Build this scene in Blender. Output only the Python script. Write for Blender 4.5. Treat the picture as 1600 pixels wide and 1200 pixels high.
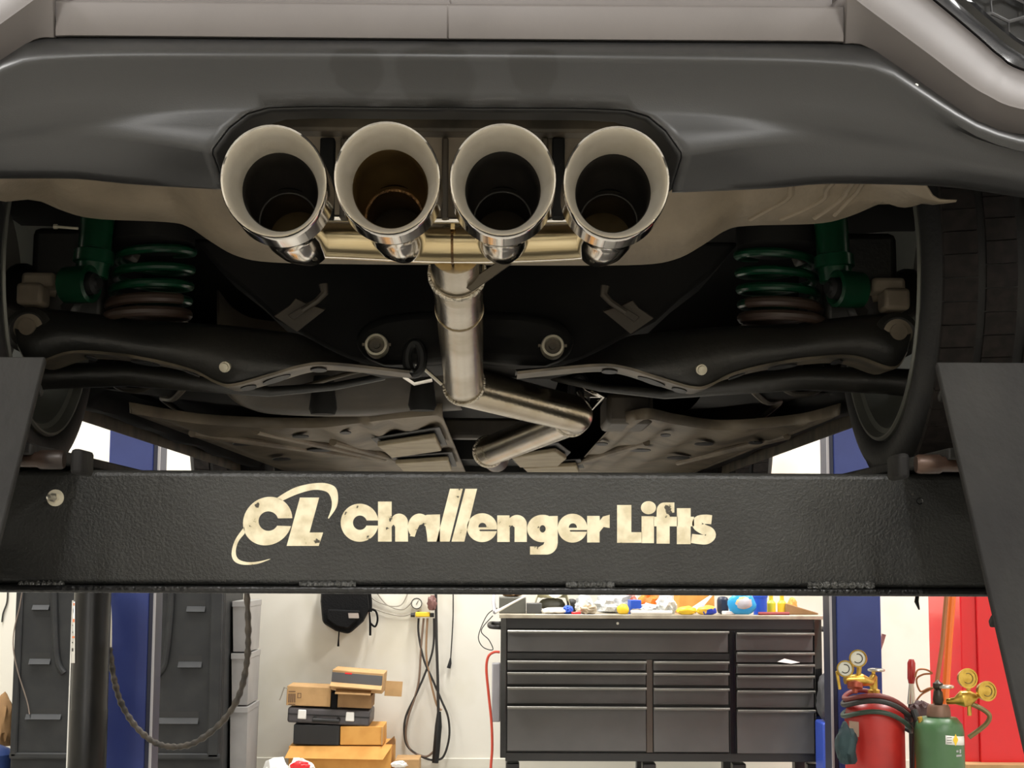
import bpy, bmesh, math, random
import numpy as np
from mathutils import Vector, Matrix, noise

random.seed(7)
for o in list(bpy.data.objects):
    bpy.data.objects.remove(o, do_unlink=True)
scene = bpy.context.scene
COL = scene.collection
PI = math.pi

# ------------------------------------------------------------------ camera
F = 2404.0
CAM = Vector((0, 0, 1.29))
PITCH = math.atan(270 / F)
YAW = math.atan(20 / F)
ROLL = math.radians(0.27)
RM = Matrix.Rotation(-YAW, 3, 'Z') @ Matrix.Rotation(PI / 2 + PITCH, 3, 'X') @ Matrix.Rotation(ROLL, 3, 'Z')
cam_d = bpy.data.cameras.new('camera')
cam_d.sensor_width = 36.0
cam_d.lens = 36.0 * F / 1600.0
cam_d.clip_start = 0.02
cam = bpy.data.objects.new('camera', cam_d)
COL.objects.link(cam)
cam.matrix_world = Matrix.Translation(CAM) @ RM.to_4x4()
scene.camera = cam


def P(px, py, Y):
    """world point at depth Y in front of the tripod, seen along the sight line of a measured point"""
    d = RM @ Vector(((px - 800) / F, (600 - py) / F, -1))
    return CAM + d * (Y / d.y)


# ------------------------------------------------------------------ light
scene.view_settings.view_transform = 'Standard'
scene.view_settings.look = 'None'
scene.view_settings.gamma = 1.0
scene.view_settings.use_curve_mapping = False
scene.view_settings.exposure = 0.0
w = bpy.data.worlds.new('world')
scene.world = w
w.use_nodes = True
w.node_tree.nodes['Background'].inputs[0].default_value = (1.0, 0.98, 0.95, 1)
w.node_tree.nodes['Background'].inputs[1].default_value = 0.05


def area(loc, sx, sy, power, col=(1.0, 0.985, 0.965)):
    l = bpy.data.lights.new('ceiling_tube', 'AREA')
    l.shape = 'RECTANGLE'
    l.size = sx
    l.size_y = sy
    l.energy = power
    l.color = col
    o = bpy.data.objects.new('ceiling_tube', l)
    COL.objects.link(o)
    o.location = loc
    return o


CEIL = 4.6
for (lx, ly, pw) in ((-3.4, -2.6, 190), (0.0, -2.6, 190), (3.4, -2.6, 190),
                     (-3.4, 1.6, 150), (3.4, 1.6, 150),
                     (-3.4, 7.2, 210), (0.0, 7.9, 210), (3.4, 7.2, 210)):
    area((lx, ly, CEIL - 0.08), 0.35, 2.2, pw)


# ------------------------------------------------------------------ materials
def lin(c):
    c = c / 255.0
    return c / 12.92 if c <= 0.04045 else ((c + 0.055) / 1.055) ** 2.4


def rgb(r, g, b):
    return (lin(r), lin(g), lin(b), 1.0)


MATS = {}


def mat(name, col, rough=0.5, metal=0.0, col2=None, scale=6.0, lo=0.4, hi=0.65, bump=0.0, bscale=80.0,
        rvar=0.0, stretch=(1, 1, 1), spec=0.5, coat=0.0, emit=None, alpha=1.0, trans=0.0, detail=4.0):
    if name in MATS:
        return MATS[name]
    m = bpy.data.materials.new(name)
    m.use_nodes = True
    nt = m.node_tree
    b = nt.nodes['Principled BSDF']
    b.inputs['Base Color'].default_value = rgb(*col)
    b.inputs['Roughness'].default_value = rough
    b.inputs['Metallic'].default_value = metal
    b.inputs['Specular IOR Level'].default_value = spec
    b.inputs['Coat Weight'].default_value = coat
    b.inputs['Alpha'].default_value = alpha
    b.inputs['Transmission Weight'].default_value = trans
    if emit:
        b.inputs['Emission Color'].default_value = rgb(*col)
        b.inputs['Emission Strength'].default_value = emit
    tc = nt.nodes.new('ShaderNodeTexCoord')
    mp = nt.nodes.new('ShaderNodeMapping')
    mp.inputs['Scale'].default_value = stretch
    nt.links.new(tc.outputs['Object'], mp.inputs['Vector'])
    if col2 or rvar:
        n = nt.nodes.new('ShaderNodeTexNoise')
        n.inputs['Scale'].default_value = scale
        n.inputs['Detail'].default_value = detail
        nt.links.new(mp.outputs['Vector'], n.inputs['Vector'])
        if col2:
            cr = nt.nodes.new('ShaderNodeValToRGB')
            cr.color_ramp.elements[0].position = lo
            cr.color_ramp.elements[1].position = hi
            cr.color_ramp.elements[0].color = rgb(*col)
            cr.color_ramp.elements[1].color = rgb(*col2)
            nt.links.new(n.outputs['Fac'], cr.inputs['Fac'])
            nt.links.new(cr.outputs['Color'], b.inputs['Base Color'])
        if rvar:
            mr = nt.nodes.new('ShaderNodeMapRange')
            mr.inputs['To Min'].default_value = max(0.02, rough - rvar)
            mr.inputs['To Max'].default_value = min(1, rough + rvar)
            nt.links.new(n.outputs['Fac'], mr.inputs['Value'])
            nt.links.new(mr.outputs['Result'], b.inputs['Roughness'])
    if bump:
        n2 = nt.nodes.new('ShaderNodeTexNoise')
        n2.inputs['Scale'].default_value = bscale
        n2.inputs['Detail'].default_value = 3.0
        nt.links.new(mp.outputs['Vector'], n2.inputs['Vector'])
        bp = nt.nodes.new('ShaderNodeBump')
        bp.inputs['Strength'].default_value = bump
        bp.inputs['Distance'].default_value = 0.01
        nt.links.new(n2.outputs['Fac'], bp.inputs['Height'])
        nt.links.new(bp.outputs['Normal'], b.inputs['Normal'])
    MATS[name] = m
    return m


m_paint = mat('paint_warm_grey', (100, 95, 93), 0.5, 0.15, (92, 87, 85), 5, bump=0.02, bscale=900, rvar=0.05)
m_plastic = mat('bumper_plastic', (37, 37, 37), 0.4, 0, (33, 33, 33), 3, bump=0.04, bscale=700, rvar=0.06)
m_plasticdark = mat('black_plastic', (20, 20, 20), 0.55)
m_gloss = mat('gloss_black', (14, 14, 15), 0.12, 0, coat=0.5)
m_chrome = mat('polished_steel', (205, 200, 192), 0.09, 1.0, rvar=0.04, scale=30)
m_brushed = mat('brushed_steel', (214, 208, 196), 0.5, 0.85, (196, 188, 172), 14, bump=0.03, bscale=300, rvar=0.06)
m_pipe = mat('welded_stainless', (182, 172, 154), 0.24, 1.0, (160, 146, 120), 9, bump=0.05, bscale=160, rvar=0.1)
m_gold = mat('heat_tinted_stainless', (206, 190, 154), 0.3, 1.0, (182, 160, 116), 6, stretch=(0.4, 8, 8), bump=0.03, bscale=60, rvar=0.06)
m_weld = mat('weld_bead', (120, 92, 60), 0.4, 0.9, (70, 52, 36), 60, bump=0.4, bscale=300)
m_weldbright = mat('weld_bead_bright', (200, 192, 176), 0.25, 1.0, bump=0.5, bscale=260)
m_soot = mat('sooty_inner', (34, 31, 27), 0.5, 0.3, (22, 20, 18), 12)
m_tan = mat('dusty_underseal', (136, 123, 104), 0.6, 0, (114, 102, 85), 9, bump=0.15, bscale=60)
m_tan2 = mat('dusty_floor_sheet', (122, 110, 92), 0.6, 0, (86, 76, 62), 5, bump=0.2, bscale=40)
m_tank = mat('dusty_tank', (74, 66, 54), 0.55, 0, (52, 46, 38), 6, bump=0.1, bscale=40)
m_arm = mat('arm_black', (34, 34, 32), 0.42, 0, (45, 43, 39), 7, bump=0.1, bscale=90, rvar=0.1)
m_flange = mat('worn_flange', (104, 94, 78), 0.5, 0.1, (60, 54, 44), 14)
m_under = mat('under_black', (17, 17, 16), 0.7, 0, (25, 24, 22), 5, spec=0.25)
m_green = mat('green_enamel', (6, 62, 38), 0.28, 0, (5, 50, 30), 10)
m_brown = mat('brown_rubber', (64, 50, 42), 0.45)
m_alloy = mat('cast_alloy', (150, 138, 120), 0.6, 0.1, (120, 108, 92), 10)
m_steel = mat('bolt_steel', (200, 196, 184), 0.3, 0.9)
m_boltpale = mat('pale_bolt', (214, 206, 184), 0.4, 0.2)
m_tire = mat('tire_rubber', (34, 34, 35), 0.62, 0, (44, 43, 42), 18, bump=0.1, bscale=120)
m_tread = mat('tread_rubber', (40, 37, 36), 0.8, 0, (52, 47, 45), 60, spec=0.2)
m_rim = mat('rim_grey', (128, 128, 120), 0.4, 0.3, (108, 109, 104), 6)
m_spoke = mat('spoke_grey', (140, 146, 144), 0.4, 0.4)
m_lift = mat('lift_black', (32, 32, 31), 0.36, 0, (47, 47, 45), 8, 0.35, 0.75, bump=0.18, bscale=330, rvar=0.12, spec=0.42)
m_ramp = mat('ramp_black', (40, 39, 37), 0.65, 0, (26, 25, 25), 9, 0.35, 0.7, bump=0.1, bscale=90, rvar=0.1, spec=0.15, stretch=(1, 1, 0.5))
m_weldblack = mat('painted_weld', (66, 66, 64), 0.22, 0, bump=0.8, bscale=160)
m_letter = mat('decal_cream', (222, 212, 184), 0.6, 0, (200, 188, 158), 60, 0.45, 0.75, spec=0.3)
_g = m_letter.node_tree.nodes.new('ShaderNodeNewGeometry')
_n = [n for n in m_letter.node_tree.nodes if n.bl_idname == 'ShaderNodeTexNoise'][0]
m_letter.node_tree.links.new(_g.outputs['Position'], _n.inputs['Vector'])
_r = [n for n in m_letter.node_tree.nodes if n.bl_idname == 'ShaderNodeValToRGB'][0].color_ramp
_r.elements[0].position = 0.40
_r.elements[1].position = 0.60
_e = _r.elements.new(0.655)
_e.color = rgb(196, 184, 152)
_e = _r.elements.new(0.675)
_e.color = rgb(70, 66, 58)
m_blue = mat('post_blue', (34, 50, 116), 0.42, 0, (46, 62, 128), 4, rvar=0.08)
m_navy = mat('post_navy', (16, 22, 50), 0.5)
m_greytrim = mat('grey_strip', (168, 166, 170), 0.5)
m_rust = mat('rusty_pin', (70, 52, 42), 0.4, 0.4, (38, 30, 26), 20)


def smoothpts(pts):
    xs = [p[0] for p in pts]
    ys = [p[1] for p in pts]
    n = len(xs)
    m = []
    for i in range(n):
        if i == 0:
            m.append((ys[1] - ys[0]) / (xs[1] - xs[0]))
        elif i == n - 1:
            m.append((ys[-1] - ys[-2]) / (xs[-1] - xs[-2]))
        else:
            a = (ys[i] - ys[i - 1]) / (xs[i] - xs[i - 1])
            b = (ys[i + 1] - ys[i]) / (xs[i + 1] - xs[i])
            m.append(0 if a * b <= 0 else 2 * a * b / (a + b))

    def f(x):
        if x <= xs[0]:
            return ys[0] + m[0] * (x - xs[0])
        if x >= xs[-1]:
            return ys[-1] + m[-1] * (x - xs[-1])
        i = max(k for k in range(n) if xs[k] <= x)
        i = min(i, n - 2)
        h = xs[i + 1] - xs[i]
        t = (x - xs[i]) / h
        return ((2 * t**3 - 3 * t**2 + 1) * ys[i] + (t**3 - 2 * t**2 + t) * h * m[i]
                + (-2 * t**3 + 3 * t**2) * ys[i + 1] + (t**3 - t**2) * h * m[i + 1])
    return f


def resample(pts, n):
    """smooth polyline of n points through pts (Catmull-Rom)"""
    pts = [Vector(p) for p in pts]
    out = []
    k = len(pts) - 1
    for i in range(n):
        t = i / (n - 1) * k
        j = min(int(t), k - 1)
        u = t - j
        p0 = pts[max(j - 1, 0)]
        p1 = pts[j]
        p2 = pts[j + 1]
        p3 = pts[min(j + 2, k)]
        out.append(0.5 * ((2 * p1) + (p2 - p0) * u + (2 * p0 - 5 * p1 + 4 * p2 - p3) * u * u
                          + (3 * p1 - p0 - 3 * p2 + p3) * u**3))
    return out


# ------------------------------------------------------------------ mesh builder
ORG = {}


class MB:
    merge = False

    def __init__(self):
        self.v = []
        self.f = []

    def add(self, vs, fs):
        o = len(self.v)
        self.v += [Vector(p) for p in vs]
        self.f += [tuple(i + o for i in q) for q in fs]
        return self

    def box(self, c, s, rot=None, taper=1.0):
        hx, hy, hz = s[0] / 2, s[1] / 2, s[2] / 2
        vs = []
        for z, k in ((-hz, 1), (hz, taper)):
            for x, y in ((-hx, -hy), (hx, -hy), (hx, hy), (-hx, hy)):
                p = Vector((x * k, y * k, z))
                if rot is not None:
                    p = rot @ p
                vs.append(Vector(c) + p)
        return self.add(vs, [(3, 2, 1, 0), (4, 5, 6, 7), (0, 1, 5, 4), (1, 2, 6, 5), (2, 3, 7, 6), (3, 0, 4, 7)])

    def mm(self, a, b):
        return self.box([(a[i] + b[i]) / 2 for i in range(3)], [abs(b[i] - a[i]) for i in range(3)])

    def tube(self, path, r, seg=12, cap=True, closed=False, flat=None):
        path = [Vector(p) for p in path]
        n = len(path)
        rs = r if isinstance(r, (list, tuple)) else [r] * n
        rings = []
        up = None
        for i in range(n):
            if closed:
                t = path[(i + 1) % n] - path[i - 1]
            elif i == 0:
                t = path[1] - path[0]
            elif i == n - 1:
                t = path[-1] - path[-2]
            else:
                t = (path[i + 1] - path[i]).normalized() + (path[i] - path[i - 1]).normalized()
            if t.length < 1e-9:
                t = Vector((0, 0, 1))
            t.normalize()
            if up is None:
                up = Vector((0, 0, 1)) if abs(t.z) < 0.9 else Vector((0, 1, 0))
            a = t.cross(up)
            if a.length < 1e-4:
                a = t.cross(Vector((1, 0, 0)))
            a.normalize()
            b = a.cross(t).normalized()
            up = b
            k = 1.0
            if not closed and 0 < i < n - 1:
                c = (path[i + 1] - path[i]).normalized().dot(t)
                k = 1.0 / max(c, 0.6)
            ring = []
            for s in range(seg):
                an = 2 * PI * s / seg
                fb = flat if flat else 1.0
                ring.append(path[i] + (a * math.cos(an) * (k if k > 1 and not flat else 1) + b * math.sin(an) * fb) * rs[i])
            rings.append(ring)
        o = len(self.v)
        for rg in rings:
            self.v += rg
        m = n if closed else n - 1
        for i in range(m):
            j = (i + 1) % n
            for s in range(seg):
                s2 = (s + 1) % seg
                self.f.append((o + i * seg + s, o + i * seg + s2, o + j * seg + s2, o + j * seg + s))
        if cap and not closed:
            self.f.append(tuple(o + s for s in range(seg - 1, -1, -1)))
            self.f.append(tuple(o + (n - 1) * seg + s for s in range(seg)))
        return self

    def lathe(self, c, axis, prof, seg=32, cap=False):
        """prof: list of (along, radius)"""
        c = Vector(c)
        ax = Vector(axis).normalized()
        u = ax.orthogonal().normalized()
        wv = ax.cross(u)
        o = len(self.v)
        n = len(prof)
        for (a, r) in prof:
            for s in range(seg):
                an = 2 * PI * s / seg
                self.v.append(c + ax * a + (u * math.cos(an) + wv * math.sin(an)) * r)
        for i in range(n - 1):
            for s in range(seg):
                s2 = (s + 1) % seg
                self.f.append((o + i * seg + s, o + i * seg + s2, o + (i + 1) * seg + s2, o + (i + 1) * seg + s))
        if cap:
            self.f.append(tuple(o + s for s in range(seg - 1, -1, -1)))
            self.f.append(tuple(o + (n - 1) * seg + s for s in range(seg)))
        return self

    def sheet(self, rows, flip=False):
        o = len(self.v)
        nc = len(rows[0])
        for r in rows:
            self.v += [Vector(p) for p in r]
        for i in range(len(rows) - 1):
            for j in range(nc - 1):
                q = (o + i * nc + j, o + i * nc + j + 1, o + (i + 1) * nc + j + 1, o + (i + 1) * nc + j)
                self.f.append(q[::-1] if flip else q)
        return self

    def prism(self, pts, vec):
        n = len(pts)
        vec = Vector(vec)
        vs = [Vector(p) for p in pts] + [Vector(p) + vec for p in pts]
        fs = [tuple(range(n - 1, -1, -1)), tuple(range(n, 2 * n))]
        for i in range(n):
            j = (i + 1) % n
            fs.append((i, j, n + j, n + i))
        return self.add(vs, fs)

    def blob(self, c, s, seed=0, amp=0.25, freq=2.0, sub=3, flatbase=True):
        bm = bmesh.new()
        bmesh.ops.create_icosphere(bm, subdivisions=sub, radius=1)
        vs = []
        for v in bm.verts:
            d = v.co.normalized()
            k = 1 + amp * noise.noise(d * freq + Vector((seed * 7.3, seed * 3.1, seed))) + amp * 0.6 * noise.noise(d * freq * 2.7 + Vector((seed, 9, 4)))
            p = Vector((d.x * s[0], d.y * s[1], d.z * s[2])) * k
            if flatbase and p.z < -s[2] * 0.8:
                p.z = -s[2] * 0.8
            vs.append(Vector(c) + p)
        self.add(vs, [tuple(v.index for v in f.verts) for f in bm.faces])
        bm.free()
        return self

    def mirror(self, x0):
        for p in self.v:
            if abs(p.x - x0) < 0.010:
                p.x = x0
        self.merge = True
        o = len(self.v)
        self.v += [Vector((2 * x0 - p.x, p.y, p.z)) for p in self.v[:o]]
        self.f += [tuple(i + o for i in reversed(q)) for q in self.f]
        return self

    def mirrored(self, x0):
        r = MB()
        r.v = [Vector((2 * x0 - p.x, p.y, p.z)) for p in self.v]
        r.f = [tuple(reversed(q)) for q in self.f]
        return r

    def build(self, name, m, parent=None, bevel=0, solid=0, sub=0, angle=35, label=None, origin=None, bseg=2, soff=-1):
        lo = Vector([min(p[i] for p in self.v) for i in range(3)])
        hi = Vector([max(p[i] for p in self.v) for i in range(3)])
        org = Vector(origin) if origin is not None else Vector(((lo.x + hi.x) / 2, (lo.y + hi.y) / 2, lo.z if parent is None else (lo.z + hi.z) / 2))
        me = bpy.data.meshes.new(name)
        me.from_pydata([p - org for p in self.v], [], self.f)
        me.update()
        bm = bmesh.new()
        bm.from_mesh(me)
        if self.merge:
            bmesh.ops.remove_doubles(bm, verts=bm.verts, dist=0.00005)
        bmesh.ops.recalc_face_normals(bm, faces=bm.faces)
        bm.to_mesh(me)
        bm.free()
        if angle:
            me.polygons.foreach_set('use_smooth', [True] * len(me.polygons))
            me.set_sharp_from_angle(angle=math.radians(angle))
        me.materials.append(m)
        o = bpy.data.objects.new(name, me)
        COL.objects.link(o)
        ORG[o] = org
        if parent is not None:
            o.parent = parent
            o.location = org - ORG[parent]
        else:
            o.location = org
        if solid:
            md = o.modifiers.new('thickness', 'SOLIDIFY')
            md.thickness = solid
            md.offset = soff
        if bevel:
            md = o.modifiers.new('bevel', 'BEVEL')
            md.width = bevel
            md.segments = bseg
            md.limit_method = 'ANGLE'
            md.angle_limit = math.radians(40)
        if sub:
            md = o.modifiers.new('sub', 'SUBSURF')
            md.levels = sub
            md.render_levels = sub
        if label:
            o['label'] = label
        return o


def tag(o, label, cat, group=None):
    o['label'] = label
    o['category'] = cat
    if group:
        o['group'] = group
    return o


def thing(name, loc, label, cat, group=None):
    o = bpy.data.objects.new(name, None)
    o.empty_display_size = 0.05
    COL.objects.link(o)
    o.location = loc
    ORG[o] = Vector(loc)
    return tag(o, label, cat, group)


def struct(o):
    o['kind'] = 'structure'
    return o


def part(name, m, parent, fn, **k):
    b = MB()
    fn(b)
    return b.build(name, m, parent, **k)


# ================================================================== ROOM
WY = 9.3
m_wall = mat('wall_white', (226, 222, 210), 0.6, 0, (206, 200, 178), 1.6, 0.5, 0.75, bump=0.05, bscale=12)
m_wall2 = mat('wall_plain', (214, 210, 200), 0.7)
m_floor = mat('concrete', (185, 182, 175), 0.5, 0, (161, 158, 151), 2.2, bump=0.05, bscale=30, rvar=0.1)
m_ceil = mat('ceiling_white', (205, 203, 196), 0.8)
struct(MB().mm((-6, -5, -0.1), (6, WY, 0)).build('floor', m_floor))
struct(MB().mm((-6.1, WY, 0), (6.1, WY + 0.12, CEIL)).build('wall_back', m_wall))
struct(MB().mm((-6.12, -5, 0), (-6, WY, CEIL)).build('wall_left', m_wall2))
struct(MB().mm((6, -5, 0), (6.12, WY, CEIL)).build('wall_right', m_wall2))
struct(MB().mm((-6.1, -5.12, 0), (6.1, -5, CEIL)).build('wall_front', m_wall2))
struct(MB().mm((-6.1, -5.1, CEIL), (6.1, WY + 0.1, CEIL + 0.1)).build('ceiling', m_ceil))
struct(MB().mm((-6, WY - 0.012, 0), (6, WY, 0.105)).build('baseboard_back', mat('baseboard', (216, 212, 198), 0.5), bevel=0.004))
# pale worn patches where tape was pulled off the wall are flat stains
for k, (x0, y0, x1, y1) in enumerate(((695, 1048, 703, 1064), (705, 1048, 712, 1064))):
    a, b = P(x0, y1, WY), P(x1, y0, WY)

# ================================================================== LIFT
LX = -0.010
lift = thing('four_post_lift', (LX, 4.3, 0), 'black and blue four-post vehicle lift carrying the grey hatchback', 'vehicle lift')
BY = 1.75
bt, bb = P(780, 737, BY).z, P(780, 917, BY).z
beam = part('crossbeam', m_lift, lift, lambda b: b.mm((LX - 1.58, BY, bb), (LX + 1.58, BY + 0.16, bt)), bevel=0.007, bseg=4)
part('bottom_plate', mat('plate_black', (16, 16, 16), 0.3, 0, bump=0.2, bscale=200, spec=0.4), lift, lambda b: b.mm((LX - 1.58, BY - 0.008, bb - 0.0085), (LX + 1.58, BY + 0.17, bb)), bevel=0.003, bseg=3)
for (x0, x1, h) in ((468, 556, 9), (884, 960, 8), (1262, 1366, 7), (30, 100, 9)):
    def wl(b, x0=x0, x1=x1, h=h):
        n = 26
        p0, p1 = P(x0, 916, BY - 0.001), P(x1, 916, BY - 0.001)
        b.tube([p0.lerp(p1, i / n) + Vector((0, 0, 0.001)) for i in range(n + 1)], [0.0042 + 0.0012 * math.sin(i * 1.9) + 0.0008 * random.random() for i in range(n + 1)], 8)
    part('weld_seam', m_weldblack, beam, wl)
# bolt with washer and hole
bp_ = P(87, 778, BY)


def bolt1(b):
    b.lathe(bp_, (0, -1, 0), [(0, 0.0), (0, 0.0095), (0.002, 0.0095), (0.002, 0.0)], 24)


def bolt2(b):
    b.lathe(bp_, (-0.25, -1, 0.03), [(0.001, 0.0055), (0.006, 0.0055), (0.006, 0.003), (0.016, 0.003), (0.017, 0.0)], 6)


bw = part('washer', m_boltpale, beam, bolt1)
part('bolt', m_steel, beam, bolt2)
hp = P(1437, 783, BY)
part('bolt_hole', m_gloss, beam, lambda b: b.lathe(hp, (0, -1, 0), [(-0.004, 0.0), (0.0004, 0.003), (0.0006, 0.0037), (0.0, 0.004)], 20))
part('cable_tie_stub', m_plasticdark, beam, lambda b: b.tube([P(1434, 926, BY + 0.02), P(1432, 940, BY + 0.01), P(1436, 952, BY)], [0.002, 0.0025, 0.001], 6))

# ---- lettering: every glyph is a thin raised decal on the beam
A4 = lambda p: (340 + p[0] / 4.0, 730 + p[1] / 4.0)
B4 = lambda p: (720 + p[0] / 3.81, 730 + p[1] / 3.81)


def arc(cx, cy, rx, ry, a0, a1, n=28):
    return [(cx + rx * math.cos(math.radians(a0 + (a1 - a0) * i / n)), cy + ry * math.sin(math.radians(a0 + (a1 - a0) * i / n))) for i in range(n + 1)]


def stroke(pts, wd, n=40):
    ps = resample([(p[0], p[1], 0) for p in pts], n)
    L, R = [], []
    for i, p in enumerate(ps):
        t = ps[min(i + 1, n - 1)] - ps[max(i - 1, 0)]
        t.normalize()
        nn = Vector((-t.y, t.x, 0))
        h = wd(i / (n - 1)) / 2 if callable(wd) else wd / 2
        L.append((p.x + nn.x * h, p.y + nn.y * h))
        R.append((p.x - nn.x * h, p.y - nn.y * h))
    return L + R[::-1]


def glyph(polys, conv, name='letter'):
    for poly in polys:
        cu = bpy.data.curves.new('glyph', 'CURVE')
        cu.dimensions = '2D'
        cu.fill_mode = 'BOTH'
        cu.extrude = 0.0003
        for loop in poly:
            sp = cu.splines.new('POLY')
            w3 = [P(*conv(q), BY) for q in loop]
            sp.points.add(len(w3) - 1)
            for k, q in enumerate(w3):
                sp.points[k].co = (q.x, q.z, 0, 1)
            sp.use_cyclic_u = True
        to = bpy.data.objects.new('glyph', cu)
        COL.objects.link(to)
        dg = bpy.context.evaluated_depsgraph_get()
        me = bpy.data.meshes.new_from_object(to.evaluated_get(dg))
        b = MB()
        b.add([Vector((v.co.x, BY - 0.0004 - v.co.z, v.co.y)) for v in me.vertices], [tuple(p.vertices) for p in me.polygons])
        bpy.data.objects.remove(to)
        bpy.data.curves.remove(cu)
        bpy.data.meshes.remove(me)
        GL.append(b)
    allb = MB()
    for b in GL:
        allb.add(b.v, b.f)
    GL.clear()
    return allb.build(name, m_letter, beam, angle=0)


GL = []
# logo C (slanted ring with slot), L, swoosh
sl = lambda pts, k, y0: [(x - (y - y0) * k, y) for x, y in pts]
glyph([[arc(317, 337, 158, 152, 24, 342, 44)[1:] and sl(arc(313, 337, 153, 152, 353, 12, 46), 0.10, 337) + [(384, 366)] + sl(arc(318, 337, 62, 61, 28, 343, 30), 0.0, 337) + [(384, 320)]]], A4, 'logo_letter')
glyph([[[(515, 190), (635, 190), (575, 408), (660, 408), (632, 492), (432, 492)]]], A4, 'logo_letter')
top_sw = resample([(372, 192, 0), (430, 155, 0), (500, 122, 0), (600, 101, 0), (690, 103, 0), (745, 140, 0), (748, 238, 0), (695, 322, 0)], 40)
top_in = resample([(690, 318, 0), (712, 255, 0), (712, 205, 0), (690, 160, 0), (640, 143, 0), (580, 145, 0), (490, 172, 0), (405, 210, 0)], 40)
glyph([[[(p.x, p.y) for p in top_sw] + [(p.x, p.y) for p in top_in]]], A4, 'logo_swoosh')
lo_sw = resample([(168, 372, 0), (110, 455, 0), (88, 540, 0), (108, 590, 0), (165, 610, 0), (250, 604, 0), (330, 575, 0)], 40)
lo_in = resample([(326, 573, 0), (250, 590, 0), (180, 592, 0), (128, 572, 0), (114, 525, 0), (130, 465, 0), (170, 415, 0)], 40)
glyph([[[(p.x, p.y) for p in lo_sw] + [(p.x, p.y) for p in lo_in]]], A4, 'logo_swoosh')
# word "Challenger"
glyph([[arc(888, 347, 118, 119, 10, 350, 46) + [(1003, 333), (932, 333)] + arc(890, 347, 44, 45, 342, 20, 30) + [(932, 365), (1003, 365)]]], A4)
glyph([[[(1003, 215), (1088, 215), (1088, 318)] + arc(1135, 345, 55, 55, 215, 360, 16) + [(1190, 465), (1110, 465), (1110, 372), (1100, 358), (1088, 372), (1088, 465), (1003, 465)]]], A4)
glyph([[[(1310, 297), (1390, 295), (1390, 465), (1312, 465), (1308, 420), (1300, 370), (1282, 356), (1262, 362), (1245, 395), (1232, 435), (1200, 430)] + arc(1262, 372, 72, 82, 140, 300, 22)],
       ], A4)
glyph([[[(1452, 135), (1532, 135), (1450, 465), (1368, 465)]]], A4)
glyph([[[(1548, 135), (1622, 135), (1542, 465), (1462, 465)]]], A4)


def ee(cx, cy, rx, ry):
    o = arc(cx, cy, rx, ry, 16, 352, 44)
    out = o + [(cx + rx * 0.98, cy + 11), (cx - 12, cy + 11), (cx - 18, cy + 15), (cx - 12, cy + 21), (cx + rx * 0.96, cy + 21)]
    hole = [(cx - 22, cy - 5)] + arc(cx + 2, cy - 5, 24, 24, 180, 360, 12) + [(cx + 26, cy - 2), (cx - 22, cy - 2)]
    return [out, hole]


glyph([ee(127, 360, 90, 86)], B4)
glyph([[[(217, 287), (290, 287), (290, 303)] + arc(335, 342, 58, 58, 235, 360, 16) + [(393, 445), (320, 445), (320, 358), (305, 345), (291, 358), (291, 445), (217, 445)]]], B4)
glyph([[arc(487, 365, 92, 82, 95, 295, 30) + [(520, 292), (577, 290), (577, 455)] + arc(510, 452, 66, 68, 0, 90, 14) + [(412, 520), (412, 472), (470, 472), (492, 460), (498, 446)],
        arc(487, 367, 18, 22, 0, 350, 18)]], B4)
glyph([ee(665, 363, 88, 86)], B4)
glyph([[[(752, 290), (826, 290), (828, 318), (846, 294), (886, 283), (886, 362), (850, 356), (826, 386), (826, 448), (752, 448)]]], B4)
# word "Lifts"
glyph([[[(930, 225), (1015, 225), (1015, 387), (1078, 387), (1078, 450), (930, 450)]]], B4)
glyph([[[(1076, 292), (1150, 292), (1150, 452), (1076, 452)]], [arc(1117, 241, 45, 39, 0, 350, 30)]], B4)
glyph([[[(1165, 455), (1165, 352), (1148, 352), (1148, 295), (1165, 295), (1166, 262)] + arc(1212, 258, 46, 48, 180, 270, 10) + [(1271, 210), (1271, 270), (1250, 272), (1243, 282), (1243, 295), (1290, 295), (1290, 352), (1243, 352), (1243, 455)]]], B4)
glyph([[[(1286, 244), (1368, 244), (1368, 295), (1388, 295), (1388, 352), (1368, 352), (1368, 458), (1286, 458)]]], B4)
glyph([[stroke([(1493, 313), (1455, 310), (1415, 318), (1408, 345), (1440, 368), (1478, 385), (1488, 408), (1462, 430), (1420, 430), (1373, 424)], lambda t: 54 + 6 * math.sin(t * PI))]], B4)

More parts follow.
